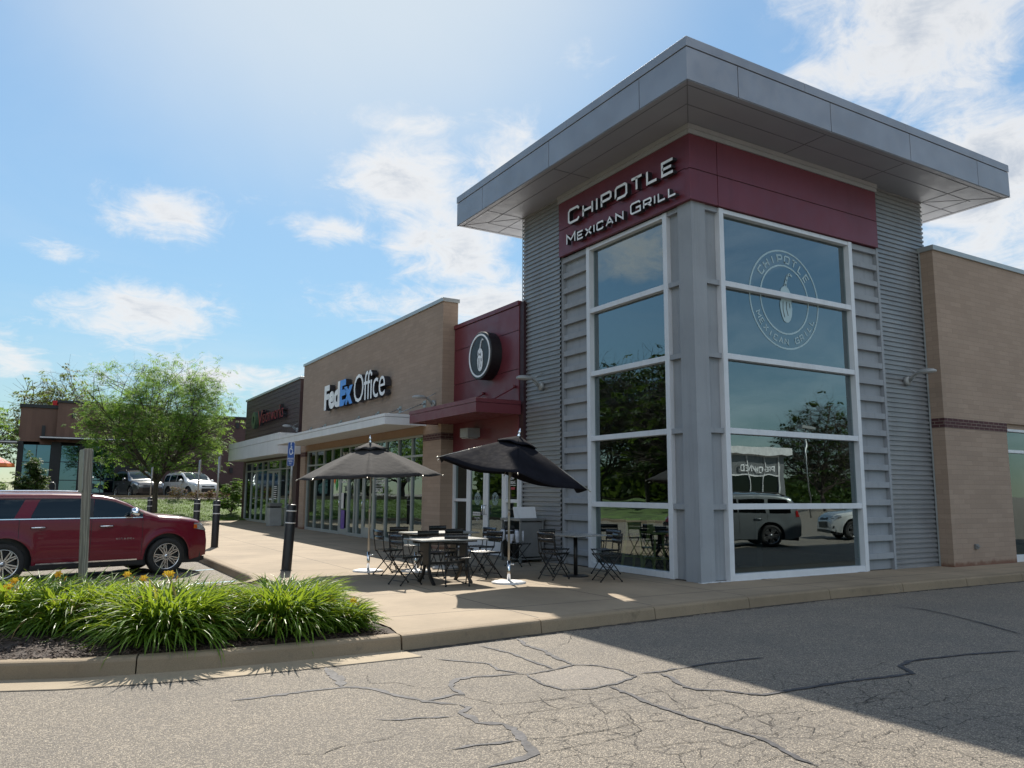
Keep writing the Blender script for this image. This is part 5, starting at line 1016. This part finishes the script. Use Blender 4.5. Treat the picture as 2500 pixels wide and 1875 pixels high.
# ---------------------------------------------------------------- umbrellas
def base_disc(t, r=.285):
    mb = MB(); mb.lathe([(0, .045), (.04, .042), (.22, .036), (r, .022), (r, 0)], n=44); mb.build('base', 'basewhite', t)
    mb = MB(); mb.tube([(0, 0, .03), (0, 0, .36)], .028, 14); mb.tube([(.028, 0, .30), (.075, 0, .30)], .008); mb.lathe([(0, -.012), (.02, -.01), (.022, .01), (0, .013)], (.085, 0, .30), 10); mb.build('tube', 'chrome', t)
def umbrella(label, loc, tilt, az, rot, rz, R_=1.36, hz=2.40, drop=.56, cone=0., n=8, cm='canvas'):
    t = thing('patio_umbrella', label, 'umbrella', loc, rz, 'charcoal patio umbrellas', local=True); base_disc(t)
    jz = hz - .72; T = Matrix.Translation((0, 0, jz)) @ Matrix.Rotation(tilt, 4, Vector((math.cos(az), math.sin(az), 0))) @ Matrix.Translation((0, 0, -jz))
    mb = MB(); mb.tube([(0, 0, .05), (0, 0, jz * .6), (0, 0, jz)] + [T @ Vector((0, 0, jz + .2)), T @ Vector((0, 0, hz))], .019, 12); mb.tube([(0, 0, 1.1), (0, 0, 1.2)], .022, 12); mb.build('pole', 'pole', t)
    rnd = random.Random(int(loc[0] * 100))
    def P(a, q, dz=0.):
        k = (a - rot) / (2 * math.pi / n); fr_ = k - math.floor(k); edge = math.cos(math.pi / n) / math.cos((fr_ - .5) * 2 * math.pi / n)
        r = R_ * q * edge; sag = (.05 if n == 8 else .13) * math.sin(math.pi * fr_) * q * q - 0.0; scal = 1 - .045 * math.sin(math.pi * fr_) * (q > .98)
        z = hz - .02 - drop * (q ** 1.05) * (.92 + .08 * q) - sag * (1 - .4 * q) + dz + cone * q * q
        return T @ Vector((r * scal * math.cos(a), r * scal * math.sin(a), z))
    mb = MB(); mb.smooth = True; rows = []; NA, NR = 64, 12
    for i in range(NA + 1):
        a = rot + 2 * math.pi * i / NA; rows.append([P(a, max(.02, j / NR), rnd.uniform(-.002, .002)) for j in range(NR + 1)])
    rows[-1] = rows[0]; mb.grid(rows); o = mb.build('canopy', cm, t, fixn=False)
    md = o.modifiers.new('thick', 'SOLIDIFY'); md.thickness = .003
    mb = MB(); mb.smooth = True; rows = []
    for i in range(NA + 1):
        a = rot + 2 * math.pi * i / NA; fl = .5 + .5 * math.cos(n * (a - rot)); rows.append([P(a, .02, .045)] + [P(a, q, .045 - .012 * q_ + (0.035 * (1 - fl)) * q_) for q, q_ in ((.1, .3), (.18, .6), (.27, 1.))])
    rows[-1] = rows[0]; mb.grid(rows); o = mb.build('vent_cap', cm, t, fixn=False); md = o.modifiers.new('thick', 'SOLIDIFY'); md.thickness = .003
    hub = T @ Vector((0, 0, hz - .62))
    for k in range(n):
        a = rot + 2 * math.pi * k / n; mb = MB(); mb.tube([P(a, .03, -.018), P(a, .5, -.014), P(a, 1.0, -.010)], .007, 6); mb.tube([hub, P(a, .52, -.02)], .006, 6); mb.build('rib', 'pole', t)
        e = P(a, 1.0, -.01); e2 = P(a, 1.025, -.012); MB().tube([e, e2], .012, 8).build('rib_tip', 'pole', t)
    mb = MB(); mb.lathe([(.03, -.04), (.035, .03), (0, .035)], (0, 0, 0), 14, T=Matrix.Translation(hub)); mb.build('hub', 'pole', t)
    mb = MB(); mb.lathe([(.022, 0), (.028, .03), (.014, .05), (.026, .07), (.02, .10), (.006, .145), (0, .15)], (0, 0, 0), 14, T=T @ Matrix.Translation((0, 0, hz + .01))); mb.build('finial', 'chrome', t)
    return t
umbrella('open charcoal umbrella standing upright left of the long tables', (5.37, 14.30, .15), R(-2.5), R(90), R(-113), 0, drop=.62)
umbrella('tilted shade-darkened umbrella between the long tables and the corner window', (6.73, 11.40, .15), R(12), R(60), R(-116), 0, 1.42, 2.42, .60, n=6, cm='canvas_shaded')
for x, y, l in ((6.15, 13.88, 'white umbrella base under the left end of the far table'), (6.95, 14.22, 'white umbrella base under the right end of the far table')):
    t = thing('umbrella_base', l, 'umbrella base', (x, y, .15), 0, None, local=True); base_disc(t, .27)
# ---------------------------------------------------------------- waste cabinet with bagged bins
t = thing('waste_cabinet', 'grey metal cabinet with a raised back panel against the corrugated wall', 'cabinet', (9.1, 14.85, .15), 0, local=True)
mb = MB()
for x in (-.25, .31):
    for y in (-.34, .42): MB().box(x - .02, x + .02, y - .02, y + .02, 0, .88).build('post', 'grey_metal', t, bevel=.003)
MB().box(-.29, .35, -.38, .46, .88, .93).build('counter', 'grey_metal', t, bevel=.004)
MB().box(-.22, .30, -.33, -.315, .12, .85).build('side_panel', 'grey_metal', t); MB().box(-.22, .30, .40, .415, .12, .85).build('side_panel', 'grey_metal', t); MB().box(.30, .315, -.33, .41, .12, .85).build('back_panel', 'grey_metal', t); MB().box(-.25, .31, -.34, .42, .06, .09).build('shelf', 'grey_metal', t)
T = Matrix.Translation((-.03, -.16, .93)) @ Matrix.Rotation(R(-16), 4, 'X'); MB().box(-.26, .30, -.01, .01, 0, .25, T).build('sign_board', 'white_al', t, bevel=.003)
for i, y in enumerate((14.72, 15.10)):
    t = thing('rubbish_bin', ('tall black bin with a white bag in the front of the grey cabinet', 'second tall black bin with a white bag behind the first in the cabinet')[i], 'bin', (8.93, y, .245), 0, None, local=True)
    mb = MB(); mb.lathe([(0, 0), (.125, 0), (.155, .56), (.16, .58), (.15, .58), (.12, .1)], n=20); mb.build('bin', 'black', t)
    rnd = random.Random(i); mb = MB(); mb.smooth = True; rows = []
    for k in range(37):
        a = 2 * math.pi * (k % 36) / 36; w_ = .012 * math.sin(a * 7) + .01 * math.sin(a * 11 + 1); rows.append([((.15 + w_) * math.cos(a), (.15 + w_) * math.sin(a), .50), ((.168 + w_) * math.cos(a), (.168 + w_) * math.sin(a), .585), ((.185 + w_ * 1.5) * math.cos(a), (.185 + w_ * 1.5) * math.sin(a), .57), ((.19 + w_ * 2) * math.cos(a), (.19 + w_ * 2) * math.sin(a), .40 + .05 * math.sin(a * 3 + i)), ((.18 + w_) * math.cos(a), (.18 + w_) * math.sin(a), .33 + .06 * math.sin(a * 4))])
    mb.grid(rows); mb.build('bag', 'bag', t, fixn=False)
t = thing('rubbish_bin', 'square grey litter bin beside the dark sided shop doors', 'bin', (8.75, 35.0, .15), 0, None, local=True)
MB().box(-.26, .26, -.26, .26, 0, .78).build('body', 'lampgrey', t, bevel=.02); MB().box(-.28, .28, -.28, .28, .84, .98).build('lid', 'grey_metal', t, bevel=.02); MB().box(-.24, .24, -.24, .24, .78, .84).build('opening', 'black', t)
# stools inside the corner window
def stool(label, loc, rz):
    t = thing('bar_stool', label, 'stool', loc, rz, None, local=True)
    MB().box(-.17, .17, -.17, .17, .70, .73).build('seat', 'yellow_stool', t, bevel=.01)
    for a in (-1, 1):
        for b in (-1, 1): MB().bar((a * .15, b * .15, .70), (a * .23, b * .23, 0), .035).build('leg', 'yellow_stool', t)
    for z in (.25,):
        for p, q in (((-.2, -.2), (.2, -.2)), ((.2, -.2), (.2, .2)), ((.2, .2), (-.2, .2)), ((-.2, .2), (-.2, -.2))): MB().bar((*p, z), (*q, z), .02).build('rail', 'yellow_stool', t)
    MB().box(-.17, -.15, -.16, .16, .73, .98).build('backrest', 'yellow_stool', t, bevel=.01)
stool('yellow stool inside the corner window, left of its pair', (10.1, 12.15, .165), R(20)); stool('yellow stool inside the corner window, right of its pair', (10.08, 11.5, .165), R(-15))
t = thing('window_table', 'dark high table behind the corner window', 'table', (10.7, 11.9, .165), 0, None, local=True); MB().box(-.35, .35, -.8, .8, 1.0, 1.04).build('table_top', 'grey_metal', t, bevel=.005); MB().tube([(0, 0, 0), (0, 0, 1.0)], .05).build('column', 'grey_metal', t)
from mathutils import noise as mnoise
# ---------------------------------------------------------------- daylily clumps
def lily(label, cx, cy, rad, hgt, n, seed, flowers=(), wind=(.9, -.35)):
    t = thing('daylily_clump', label, 'plant', (cx, cy, .18), 0, 'daylily clumps in the flower bed', local=True); rnd = random.Random(seed); mb = MB(); mb.smooth = False
    for k in range(n):
        r0 = rad * .60 * math.sqrt(rnd.random()); a0 = rnd.uniform(0, 6.3); bx, by = r0 * math.cos(a0), r0 * math.sin(a0)
        a = a0 + rnd.gauss(0, .8) if r0 > rad * .2 else rnd.uniform(0, 6.3); dx, dy = math.cos(a) + wind[0] * .5, math.sin(a) + wind[1] * .5; q = math.hypot(dx, dy); dx, dy = dx / q, dy / q
        L = hgt * rnd.uniform(.65, 1.12); w = rnd.uniform(.0095, .0185); lean = rnd.uniform(.15, 1.15) * (.65 + .6 * r0 / rad); cur = rnd.uniform(1.1, 2.3); seg = 8; th = lean; x, y, z = bx, by, -.03; px_, py_ = -dy, dx; rows = []
        tw_ = rnd.uniform(-.6, .6)
        for i in range(seg + 1):
            s_ = i / seg; ww = w * (1 - s_ ** 2.6) * (1.0 if s_ > .1 else .7) + .0004; k2 = tw_ * s_
            sx, sy, sz = px_ * math.cos(k2), py_ * math.cos(k2), math.sin(k2)
            rows.append([(x - sx * ww, y - sy * ww, z - sz * ww), (x, y, z - ww * .45), (x + sx * ww, y + sy * ww, z + sz * ww)])
            x += math.sin(th) * dx * L / seg; y += math.sin(th) * dy * L / seg; z += math.cos(th) * L / seg; th += cur / seg * (.4 + 1.3 * s_); 
            if z < .01 and i > 3 and cy + y > bed_front(cx + x) - .02: z = .01 + rnd.uniform(0, .02); th = min(th, 1.6)
        mb.grid(rows)
    mb.build('leaves', 'leaf_lily', t, fixn=False)
    for fx, fy, fz in flowers:
        MB().tube([(fx * .5, fy * .5, .1), (fx * .9, fy * .9, fz * .6), (fx, fy, fz)], .004, 5).build('flower_stalk', 'leaf_lily', t)
        mb = MB()
        for i in range(6):
            a = math.pi / 3 * i + seed; c, s_ = math.cos(a), math.sin(a); w = .013
            rows = [[(fx + c * r_ - s_ * ww, fy + s_ * r_ + c * ww, fz + z_), (fx + c * r_, fy + s_ * r_, fz + z_ - .004), (fx + c * r_ + s_ * ww, fy + s_ * r_ - c * ww, fz + z_)] for r_, z_, ww in ((.004, 0, .005), (.014, .026, w), (.030, .038, w), (.044, .033, .003))]; mb.grid(rows)
        T = Matrix.Translation((fx, fy, fz)) @ Euler((R(50), R(-20), 0)).to_matrix().to_4x4() @ Matrix.Translation((-fx, -fy, -fz)); mb.v = [tuple(T @ Vector(v)) for v in mb.v]; mb.build('flower', 'petal', t, fixn=False)
        MB().tube([(fx + .05, fy + .02, fz - .06), (fx + .07, fy + .02, fz - .01)], .006, 6).build('bud', 'petal', t)
lily('daylily clump at the right tip of the bed, low with yellow flowers, beside the walk', 2.86, 8.45, .31, .45, 640, 1, ((-.12, -.05, 0.30), (.12, -.1, 0.26)))
lily('big daylily clump second from the right tip, leaning over the curb', 2.32, 8.60, .52, .72, 1500, 2)
lily('daylily clump behind the right end of the bed, below the leaning bollard', 2.55, 9.15, .46, .66, 900, 3)
lily('daylily clump in the gap between the two big mounds', 1.72, 9.0, .42, .62, 800, 4)
lily('biggest daylily clump in the middle of the bed, spilling forward', 1.22, 8.70, .56, .76, 1700, 5, ((.0, .3, 0.57), (-.25, .35, 0.53)))
lily('daylily clump behind the middle mound with an orange flower on top', .95, 9.35, .5, .72, 900, 6, ((-.1, .1, 0.54), (.3, .2, 0.52)))
lily('daylily clump around the foot of the timber post', .42, 9.7, .52, .74, 1200, 7, ((-.2, .2, 0.53),))
lily('daylily clump behind the bare mulch at the left of the picture', -.12, 10.15, .5, .74, 950, 8, ((-.1, -.2, 0.42), (-.25, -.1, 0.39)))
lily('daylily clump at the left edge of the picture with several orange flowers', -.60, 10.25, .5, .70, 800, 9, ((.35, -.2, 0.40), (.2, -.3, 0.32), (.42, -.1, 0.46)))
lily('daylily clump in the gap below the painted blue lines', 1.7, 9.55, .42, .56, 560, 10)
lily('daylily clump far left, mostly outside the picture', -1.25, 10.4, .5, .7, 600, 11)
# ---------------------------------------------------------------- trees
def tree(name, label, loc, H, crown, trunk_h, tr, leafm, nleaf, seed, leaf=(.10, .04), spray=True, limbs=7, shape='vase', cat='tree', group=None, lean=0., ss=1., cut=-.08):
    rnd = random.Random(seed); t = thing(name, label, cat, loc, 0, group, local=True); wood = MB(); tips = []
    def inside(p):
        q = (p.z - trunk_h) / (H - trunk_h)
        if q < -.15 or q > 1.02: return False
        if shape == 'vase': rr = crown * (.60 + .75 * q - .95 * max(0, q - .45) ** 1.3 * 1.3)
        elif shape == 'cone': rr = crown * (1.05 - q)
        else: rr = crown * math.sqrt(max(0, 1 - (2 * q - .85) ** 2)) if q < .95 else crown * .25
        return math.hypot(p.x, p.y) < max(rr, crown * .08)
    def grow(p, d, r, L, lev):
        if lev >= 2 and not inside(p): return
        n = max(3, int(L / (.35 * min(1, ss * 1.2)))); pts = [p.copy()]; rs = [r]
        for i in range(n):
            d = (d + Vector((rnd.gauss(0, .10), rnd.gauss(0, .10), rnd.gauss(.03 if lev < 3 else -.02, .07)))).normalized(); p = p + d * (L / n)
            pts.append(p.copy()); rs.append(r * (1 - .62 * (i + 1) / n))
            if lev >= 1 and not inside(p) and i > 1: break
            if lev >= 2: tips.append((p.copy(), d.copy()))
            if lev < 4 and i >= (1 if lev else n - 1):
                for _ in range(1 if rnd.random() < (.95 if lev else 1) else 0):
                    a = rnd.uniform(0, 6.3); perp = d.orthogonal().normalized(); perp.rotate(Matrix.Rotation(a, 3, d)); nd_ = (d * rnd.uniform(.5, .9) + perp * rnd.uniform(.5, .95)); nd_.z = nd_.z * .7 + .08; grow(p.copy(), nd_.normalized(), rs[-1] * .62, L * rnd.uniform(.42, .66), lev + 1)
        wood.tube(pts, rs, 7 if lev < 2 else 4, cap=False)
        tips.append((pts[-1], d.copy()))
    base = Vector((0, 0, -.1)); pts = [base, Vector((lean * .3, 0, trunk_h * .4)), Vector((lean, 0, trunk_h))]; wood.tube(pts, [tr * 1.25, tr, tr * .88], 12, cap=False)
    for k in range(limbs):
        a = 2 * math.pi * k / limbs + rnd.uniform(-.3, .3); up = rnd.uniform(.65, 1.5) if k else 3.; d = Vector((math.cos(a), math.sin(a), up)).normalized()
        grow(Vector((lean, 0, trunk_h * rnd.uniform(.78, 1.0))), d, tr * .55, (H - trunk_h) * rnd.uniform(.75, 1.05), 1)
    wood.build('trunk', 'bark', t, fixn=False)
    mb = MB(); lw, lh = leaf[0], leaf[1]
    per = max(1, nleaf // max(1, len(tips)) // 8)
    tl = tips[:]; rnd.shuffle(tl)
    made = 0; i = 0
    while made < nleaf and tl and i < nleaf * 3:
        p, d = tl[i % len(tl)]; i += 1; c = p + Vector((rnd.gauss(0, .22), rnd.gauss(0, .22), rnd.gauss(0, .14))) * ss
        if ss > .9 and mnoise.noise(c * .85 + Vector((seed, 0, 0))) < cut: continue
        # one drooping spray: leaflets in pairs along an arching stem
        a = rnd.uniform(0, 6.3); dr = Vector((math.cos(a), math.sin(a), rnd.uniform(.0, .5))).normalized(); L = rnd.uniform(.22, .5) * ss; q = c.copy()
        for s_ in range(7):
            dr = (dr + Vector((0, 0, -.16))).normalized(); q = q + dr * (L / 7); sd = dr.cross(Vector((0, 0, 1)));
            if sd.length < .05: continue
            sd.normalize()
            for sg in (-1, 1):
                o = sd * sg; tip = q + o * lw * rnd.uniform(.8, 1.3) + dr * lw * .5 + Vector((0, 0, rnd.uniform(-.05, .02) * ss)); m_ = q + (tip - q) * .5; wv = dr * lh * .5
                mb.add([tuple(q), tuple(m_ - wv), tuple(tip), tuple(m_ + wv)], [(0, 1, 2, 3)]); made += 1
    mb.build('crown', leafm, t, fixn=False); return t
tree('honey_locust_tree', 'airy light green tree on the lawn in front of the brown building', (5.05, 44.7, .5), 7.3, 3.75, 1.75, .125, 'leaf_locust', 88000, 3, (.105, .042), limbs=9, cut=-.03)
tree('maple_tree', 'reddish green tree rising behind the brown building roof', (.9, 72, 1.15), 10.8, 2.4, 3, .14, 'leaf_maple', 6000, 5, (.22, .11), limbs=6, shape='oval')
tree('maple_tree', 'darker green tree behind the brown building roof, left of the reddish one', (-1.0, 74, 1.15), 9.7, 2.2, 3, .14, 'leaf_maple', 5000, 6, (.22, .11), limbs=5, shape='oval')
tree('broadleaf_tree', 'green tree cut by the left edge of the picture', (-4.9, 48.0, .9), 6.2, 2.5, 1.5, .14, 'leaf_locust', 12000, 7, (.12, .06), limbs=6, shape='oval')
tree('broadleaf_tree', 'bright green tree behind the red parasol at the far left', (-4.6, 66.0, 1.15), 7.0, 3.0, 1.5, .16, 'leaf_locust', 14000, 8, (.18, .09), limbs=6, shape='oval')
tree('broadleaf_tree', 'low green tree filling the gap left of the brown building', (-6.0, 58.0, 1.15), 6.0, 3.0, 1.0, .16, 'leaf_locust', 12000, 18, (.16, .08), limbs=6, shape='oval')
tree('conifer_shrub', 'dense dark conical shrub before the brown building windows', (-.66, 51.0, 1.15), 3.0, .62, .25, .06, 'leaf_dark', 16000, 9, (.08, .045), limbs=9, shape='cone', cat='shrub', ss=.45)
tree('small_shrub', 'small yellow green shrub left of the dark conical one', (-1.95, 51.2, 1.15), .95, .5, .15, .03, 'leaf_locust', 2600, 10, (.06, .03), limbs=6, shape='oval', cat='shrub', ss=.3)
tree('small_shrub', 'green shrub at the far corner of the dark sided shop', (8.75, 44.1, .35), 1.9, .55, .2, .04, 'leaf_locust', 8000, 11, (.10, .06), limbs=6, shape='oval', cat='shrub', ss=.3)
for i, (x, l) in enumerate(((6.75, 'orange red barberry shrub in front of the white SUV, largest of the four'), (7.72, 'dark red barberry shrub second from the left in the stone strip'), (8.42, 'dark red barberry shrub third from the left in the stone strip'), (9.32, 'dark red barberry shrub nearest the dark sided shop'))):
    tree('barberry_shrub', l, (x, 49.0, 1.10), .62 if i else .85, .38 if i else .5, .06, .02, 'leaf_red', 2200, 20 + i, (.05, .03), limbs=8, shape='oval', cat='shrub', ss=.18, group='red shrubs along the stone strip')
tree('small_shrub', 'low dark shrub against the brick wall right of the white SUV', (11.0, 61.0, 1.15), 1.1, .7, .1, .03, 'leaf_dark', 1500, 31, (.12, .06), limbs=6, shape='oval', cat='shrub', ss=.3)
# trees that the windows mirror
RT = [(-13, 33, 10, 4.5), (-15, 40, 10.5, 4.6), (-17, 48, 11.5, 5), (-16, 18, 9.5, 4.2), (-19, 27, 10.5, 4.8), (-15, 36, 8.5, 3.8), (-21, 9, 11, 5), (-24, 44, 12, 5), (-14, -4, 9, 4.2), (64.5, -30, 11, 4.6), (52, -42, 8.5, 5), (59, -46, 9, 5.), (82, -36, 10, 5)]
for i, (x, y, h, c) in enumerate(RT):
    tree('broadleaf_tree', ('dark leafy tree mirrored in the left tower window, ' if x < 0 else 'dark leafy tree mirrored in the right tower window, ') + ['straight across the lot', 'in the middle of the row', 'at the far end of the row', 'tallest above the lot', 'behind the umbrellas', 'near the lawn bend', 'broad and close', 'far and tall', 'across the drive', 'right of the lamp pole', 'low behind the dealer hall', 'low between hall and lamp pole', 'furthest right'][i], (x, y, .6 if x < 0 else 0), h, c, 2.0, .18, 'leaf_dark', 8000, 40 + i, (.30, .17), limbs=6, shape='oval', group='trees mirrored in the windows')
# car dealer hall mirrored in the tower window
H_ = thing('dealer_hall', 'low white roofed car dealer hall mirrored in the right tower window', 'building', (46, -22, 0))
MB().box(41.5, 49.5, -26, -21, 4.6, 5.15).build('roof', 'card', H_); mb = MB(); mb.box(42.5, 49, -25.5, -21.6, 0, 4.6); mb.build('wall', 'grey_metal', H_)
mb = MB()
for x in (43.3, 45.0, 46.7, 48.4): mb.box(x, x + .1, -21.6, -21.5, 0, 4.5)
for z in (1.5, 3.0, 4.5): mb.box(43.3, 48.5, -21.6, -21.52, z, z + .1)
mb.build('window_frame', 'card', H_); MB().box(43.4, 48.4, -21.62, -21.59, .1, 3.0).build('window', 'carglass', H_)
mb = MB(); x = 47.9
for ch in 'PRE-OWNED':
    for st in G[ch][0]: stroke(mb, [(u * .32 * G[ch][1], v * .42) for u, v in st], .08, lambda u, v, d, x=x: (x - u, -21.45 + d, 3.35 + v), 0, .05)
    x -= .32 * G[ch][1] + .14
mb.m = [0] * len(mb.m); mb.build('lettering', 'white_letter', H_, fixn=False)
t = thing('lamp_pole', 'tall thin lamp pole mirrored in the right tower window', 'lamp', (45.5, -16.5, 0), 0, None, local=True); MB().tube([(0, 0, 0), (0, 0, 6.2)], .06).build('pole', 'galv', t); MB().box(-.6, .6, -.2, .2, 6.2, 6.35).build('lamp_head', 'lampgrey', t)
# ---------------------------------------------------------------- brown building across the upper lot
K = thing('brown_building', 'dark brown building with tall blue windows across the upper lot', 'building', (5, 62, 1.15))
M['wood_clad'] = None
def clad():
    m, nt, b, out = new_mat('wood_look_cladding'); p = nd(nt, 'ShaderNodeNewGeometry').outputs['Position']; s = nd(nt, 'ShaderNodeSeparateXYZ', {0: p})
    q = nd(nt, 'ShaderNodeCombineXYZ', {0: mth(nt, 'FLOOR', mth(nt, 'MULTIPLY', s.outputs[0], 4.)), 1: mth(nt, 'MULTIPLY', s.outputs[2], .12), 2: 0.}).outputs[0]
    n = noise(nt, q, 3.7, 2); c = mixc(nt, mrange(nt, n, .3, .7), (.105, .052, .034, 1), (.14, .074, .05, 1)); nt.links.new(c, b.inputs['Base Color']); b.inputs['Roughness'].default_value = .6; return m
M['wood_clad'] = clad()
mb = MB(); mb.box(-1.66, .5, 62, 66, 4.72, 7.2); mb.box(-1.66, -.42, 62, 62.6, 4.72, 4.9); mb.build('wall', 'wood_clad', K); mb = MB(); mb.box(.5, 7.0, 61.6, 66, 4.9, 7.6); mb.build('wall', 'wood_clad', K)
mb = MB(); mb.box(7.0, 22, 61.9, 66, 1.15, 7.15); mb.build('wall', 'redbrick', K)
mb = MB(); mb.box(-1.74, .55, 61.9, 66.1, 7.2, 7.42); mb.box(.42, 7.1, 61.5, 66.1, 7.6, 7.76); mb.box(7.0, 22.1, 61.8, 66.1, 7.15, 7.28); mb.build('coping', 'black', K)
mb = MB()
for a, b in ((-1.66, -1.36), (.30, .86), (2.0, 2.6), (4.3, 7.0)): mb.box(a, b, 61.95, 62.4, 1.15, 4.9)
mb.box(-1.36, 7, 63.2, 63.3, 1.15, 4.9); mb.box(-1.36, 4.3, 61.98, 62.2, 1.15, 1.5)
mb.build('column', 'black', K)
for nm, a, b, rows_ in (('window', -1.36, .30, (1.5, 2.35, 3.5, 4.68)), ('window', .86, 2.0, (1.5, 2.3, 3.55, 4.68)), ('window', 2.6, 4.3, (1.5, 2.3, 3.55, 4.68))):
    mb = MB(); mid = (a + b) / 2 - .05
    for x in ((a, mid, b - .05) if b - a > 1.2 else (a, b - .05)): mb.box(x, x + .05, 62.02, 62.1, 1.5, 4.72)
    for z in rows_[1:]: mb.box(a, b, 62.03, 62.09, z, z + .05)
    w = mb.build(nm, 'black', K)
    for z0, z1 in zip(rows_[:-1], rows_[1:]): MB().quad((a, 62.07, z0), (b, 62.07, z0), (b, 62.07, z1), (a, 62.07, z1)).build('pane', 'blueglass', w, fixn=False) if 'blueglass' in M else None
mb = MB(); mb.box(-.42, 6.2, 60.9, 62, 5.06, 5.22); mb.build('canopy', 'black', K); MB().box(-.43, 6.2, 60.86, 60.9, 5.12, 5.19).build('canopy_edge', 'card', K)
mb = MB(); mb.box(-3.4, -1.7, 61.2, 62.4, 4.72, 4.9); mb.build('canopy', 'black', K); MB().box(-3.4, -1.7, 61.16, 61.2, 4.76, 4.84).build('canopy_edge', 'card', K)
mb = MB(); mb.box(1.35, 1.6, 61.55, 61.6, 6.6, 6.9); mb.build('wall_vent', 'black', K); MB().box(-.36, -.16, 61.9, 62.0, 5.2, 6.0).build('wall_light', 'black', K); MB().box(.14, .5, 63, 63.1, 7.42, 7.85).build('roof_sign', 'redcloth', K)
for x, z in ((12.3, 6.4), (12.0, 3.0)): MB().box(x, x + .22, 61.8, 61.9, z, z + .4).build('wall_light', 'black', K)
t = thing('bike_hoop', 'thin steel bicycle hoop beside the dark conical shrub', 'bike rack', (.42, 51.6, 1.15), 0, None, local=True)
MB().tube([(-.18, 0, 0), (-.18, 0, .75)] + [(-.18 * math.cos(a * math.pi / 8), 0, .75 + .18 * math.sin(a * math.pi / 8)) for a in range(1, 8)] + [(.18, 0, .75), (.18, 0, 0)], .022).build('hoop', 'galv', t)
t = thing('patio_umbrella', 'red and orange parasol at the far left edge by the brown building', 'umbrella', (-2.95, 58, 1.15), 0, None, local=True)
MB().lathe([(0, 2.75), (.5, 2.5), (1.3, 2.1), (1.3, 2.0)], n=8, smooth=False).build('canopy', 'redcloth', t); MB().tube([(0, 0, 0), (0, 0, 2.75)], .03).build('pole', 'galv', t)
mb = MB(); mb.lathe([(1.31, 2.12), (1.36, 1.93), (1.36, 1.9)], n=8, smooth=False); mb.build('valance', 'orange', t)
t = thing('patio_fence', 'black metal patio fence at the far left edge', 'fence', (-2.6, 57, 1.15), 0, None, local=True)
mb = MB(); mb.box(-2, 1.6, -.02, .02, .9, .95); mb.box(-2, 1.6, -.02, .02, .1, .14)
for k in range(30): mb.box(-2 + .12 * k, -1.985 + .12 * k, -.01, .01, .1, .9)
mb.build('railing', 'black', t)

def leaf_screen(label, x0, x1, y0, y1, z0, h, n, seed):  # out-of-view leaf masses added to block the bright horizon in the reflections
    rnd = random.Random(seed); t = thing('leaf_screen', label, 'leaf_screen', ((x0 + x1) / 2, (y0 + y1) / 2, z0)); mb = MB()
    for k in range(n):
        x, y = rnd.uniform(x0, x1), rnd.uniform(y0, y1); z = z0 + h * rnd.random() ** .8 * (.75 + .25 * mnoise.noise(Vector((x * .2, y * .2, 0)))); c = Vector((x, y, z)); a = Vector((rnd.gauss(0, 1), rnd.gauss(0, 1), rnd.gauss(0, 1))).normalized(); b = a.orthogonal().normalized(); s_ = rnd.uniform(.25, .5)
        mb.add([tuple(c - a * s_), tuple(c - b * s_ * .6), tuple(c + a * s_), tuple(c + b * s_ * .6)], [(0, 1, 2, 3)])
    mb.build('foliage', 'leaf_dark', t, fixn=False)
leaf_screen('added leaf screen hiding horizon behind the trees mirrored in the left tower window', -25, -22.5, 2, 78, .8, 4.2, 9000, 61)
leaf_screen('added leaf screen hiding horizon behind the dealer hall mirrored in the right tower window', 38, 110, -54, -51, 0, 5.2, 9000, 62)
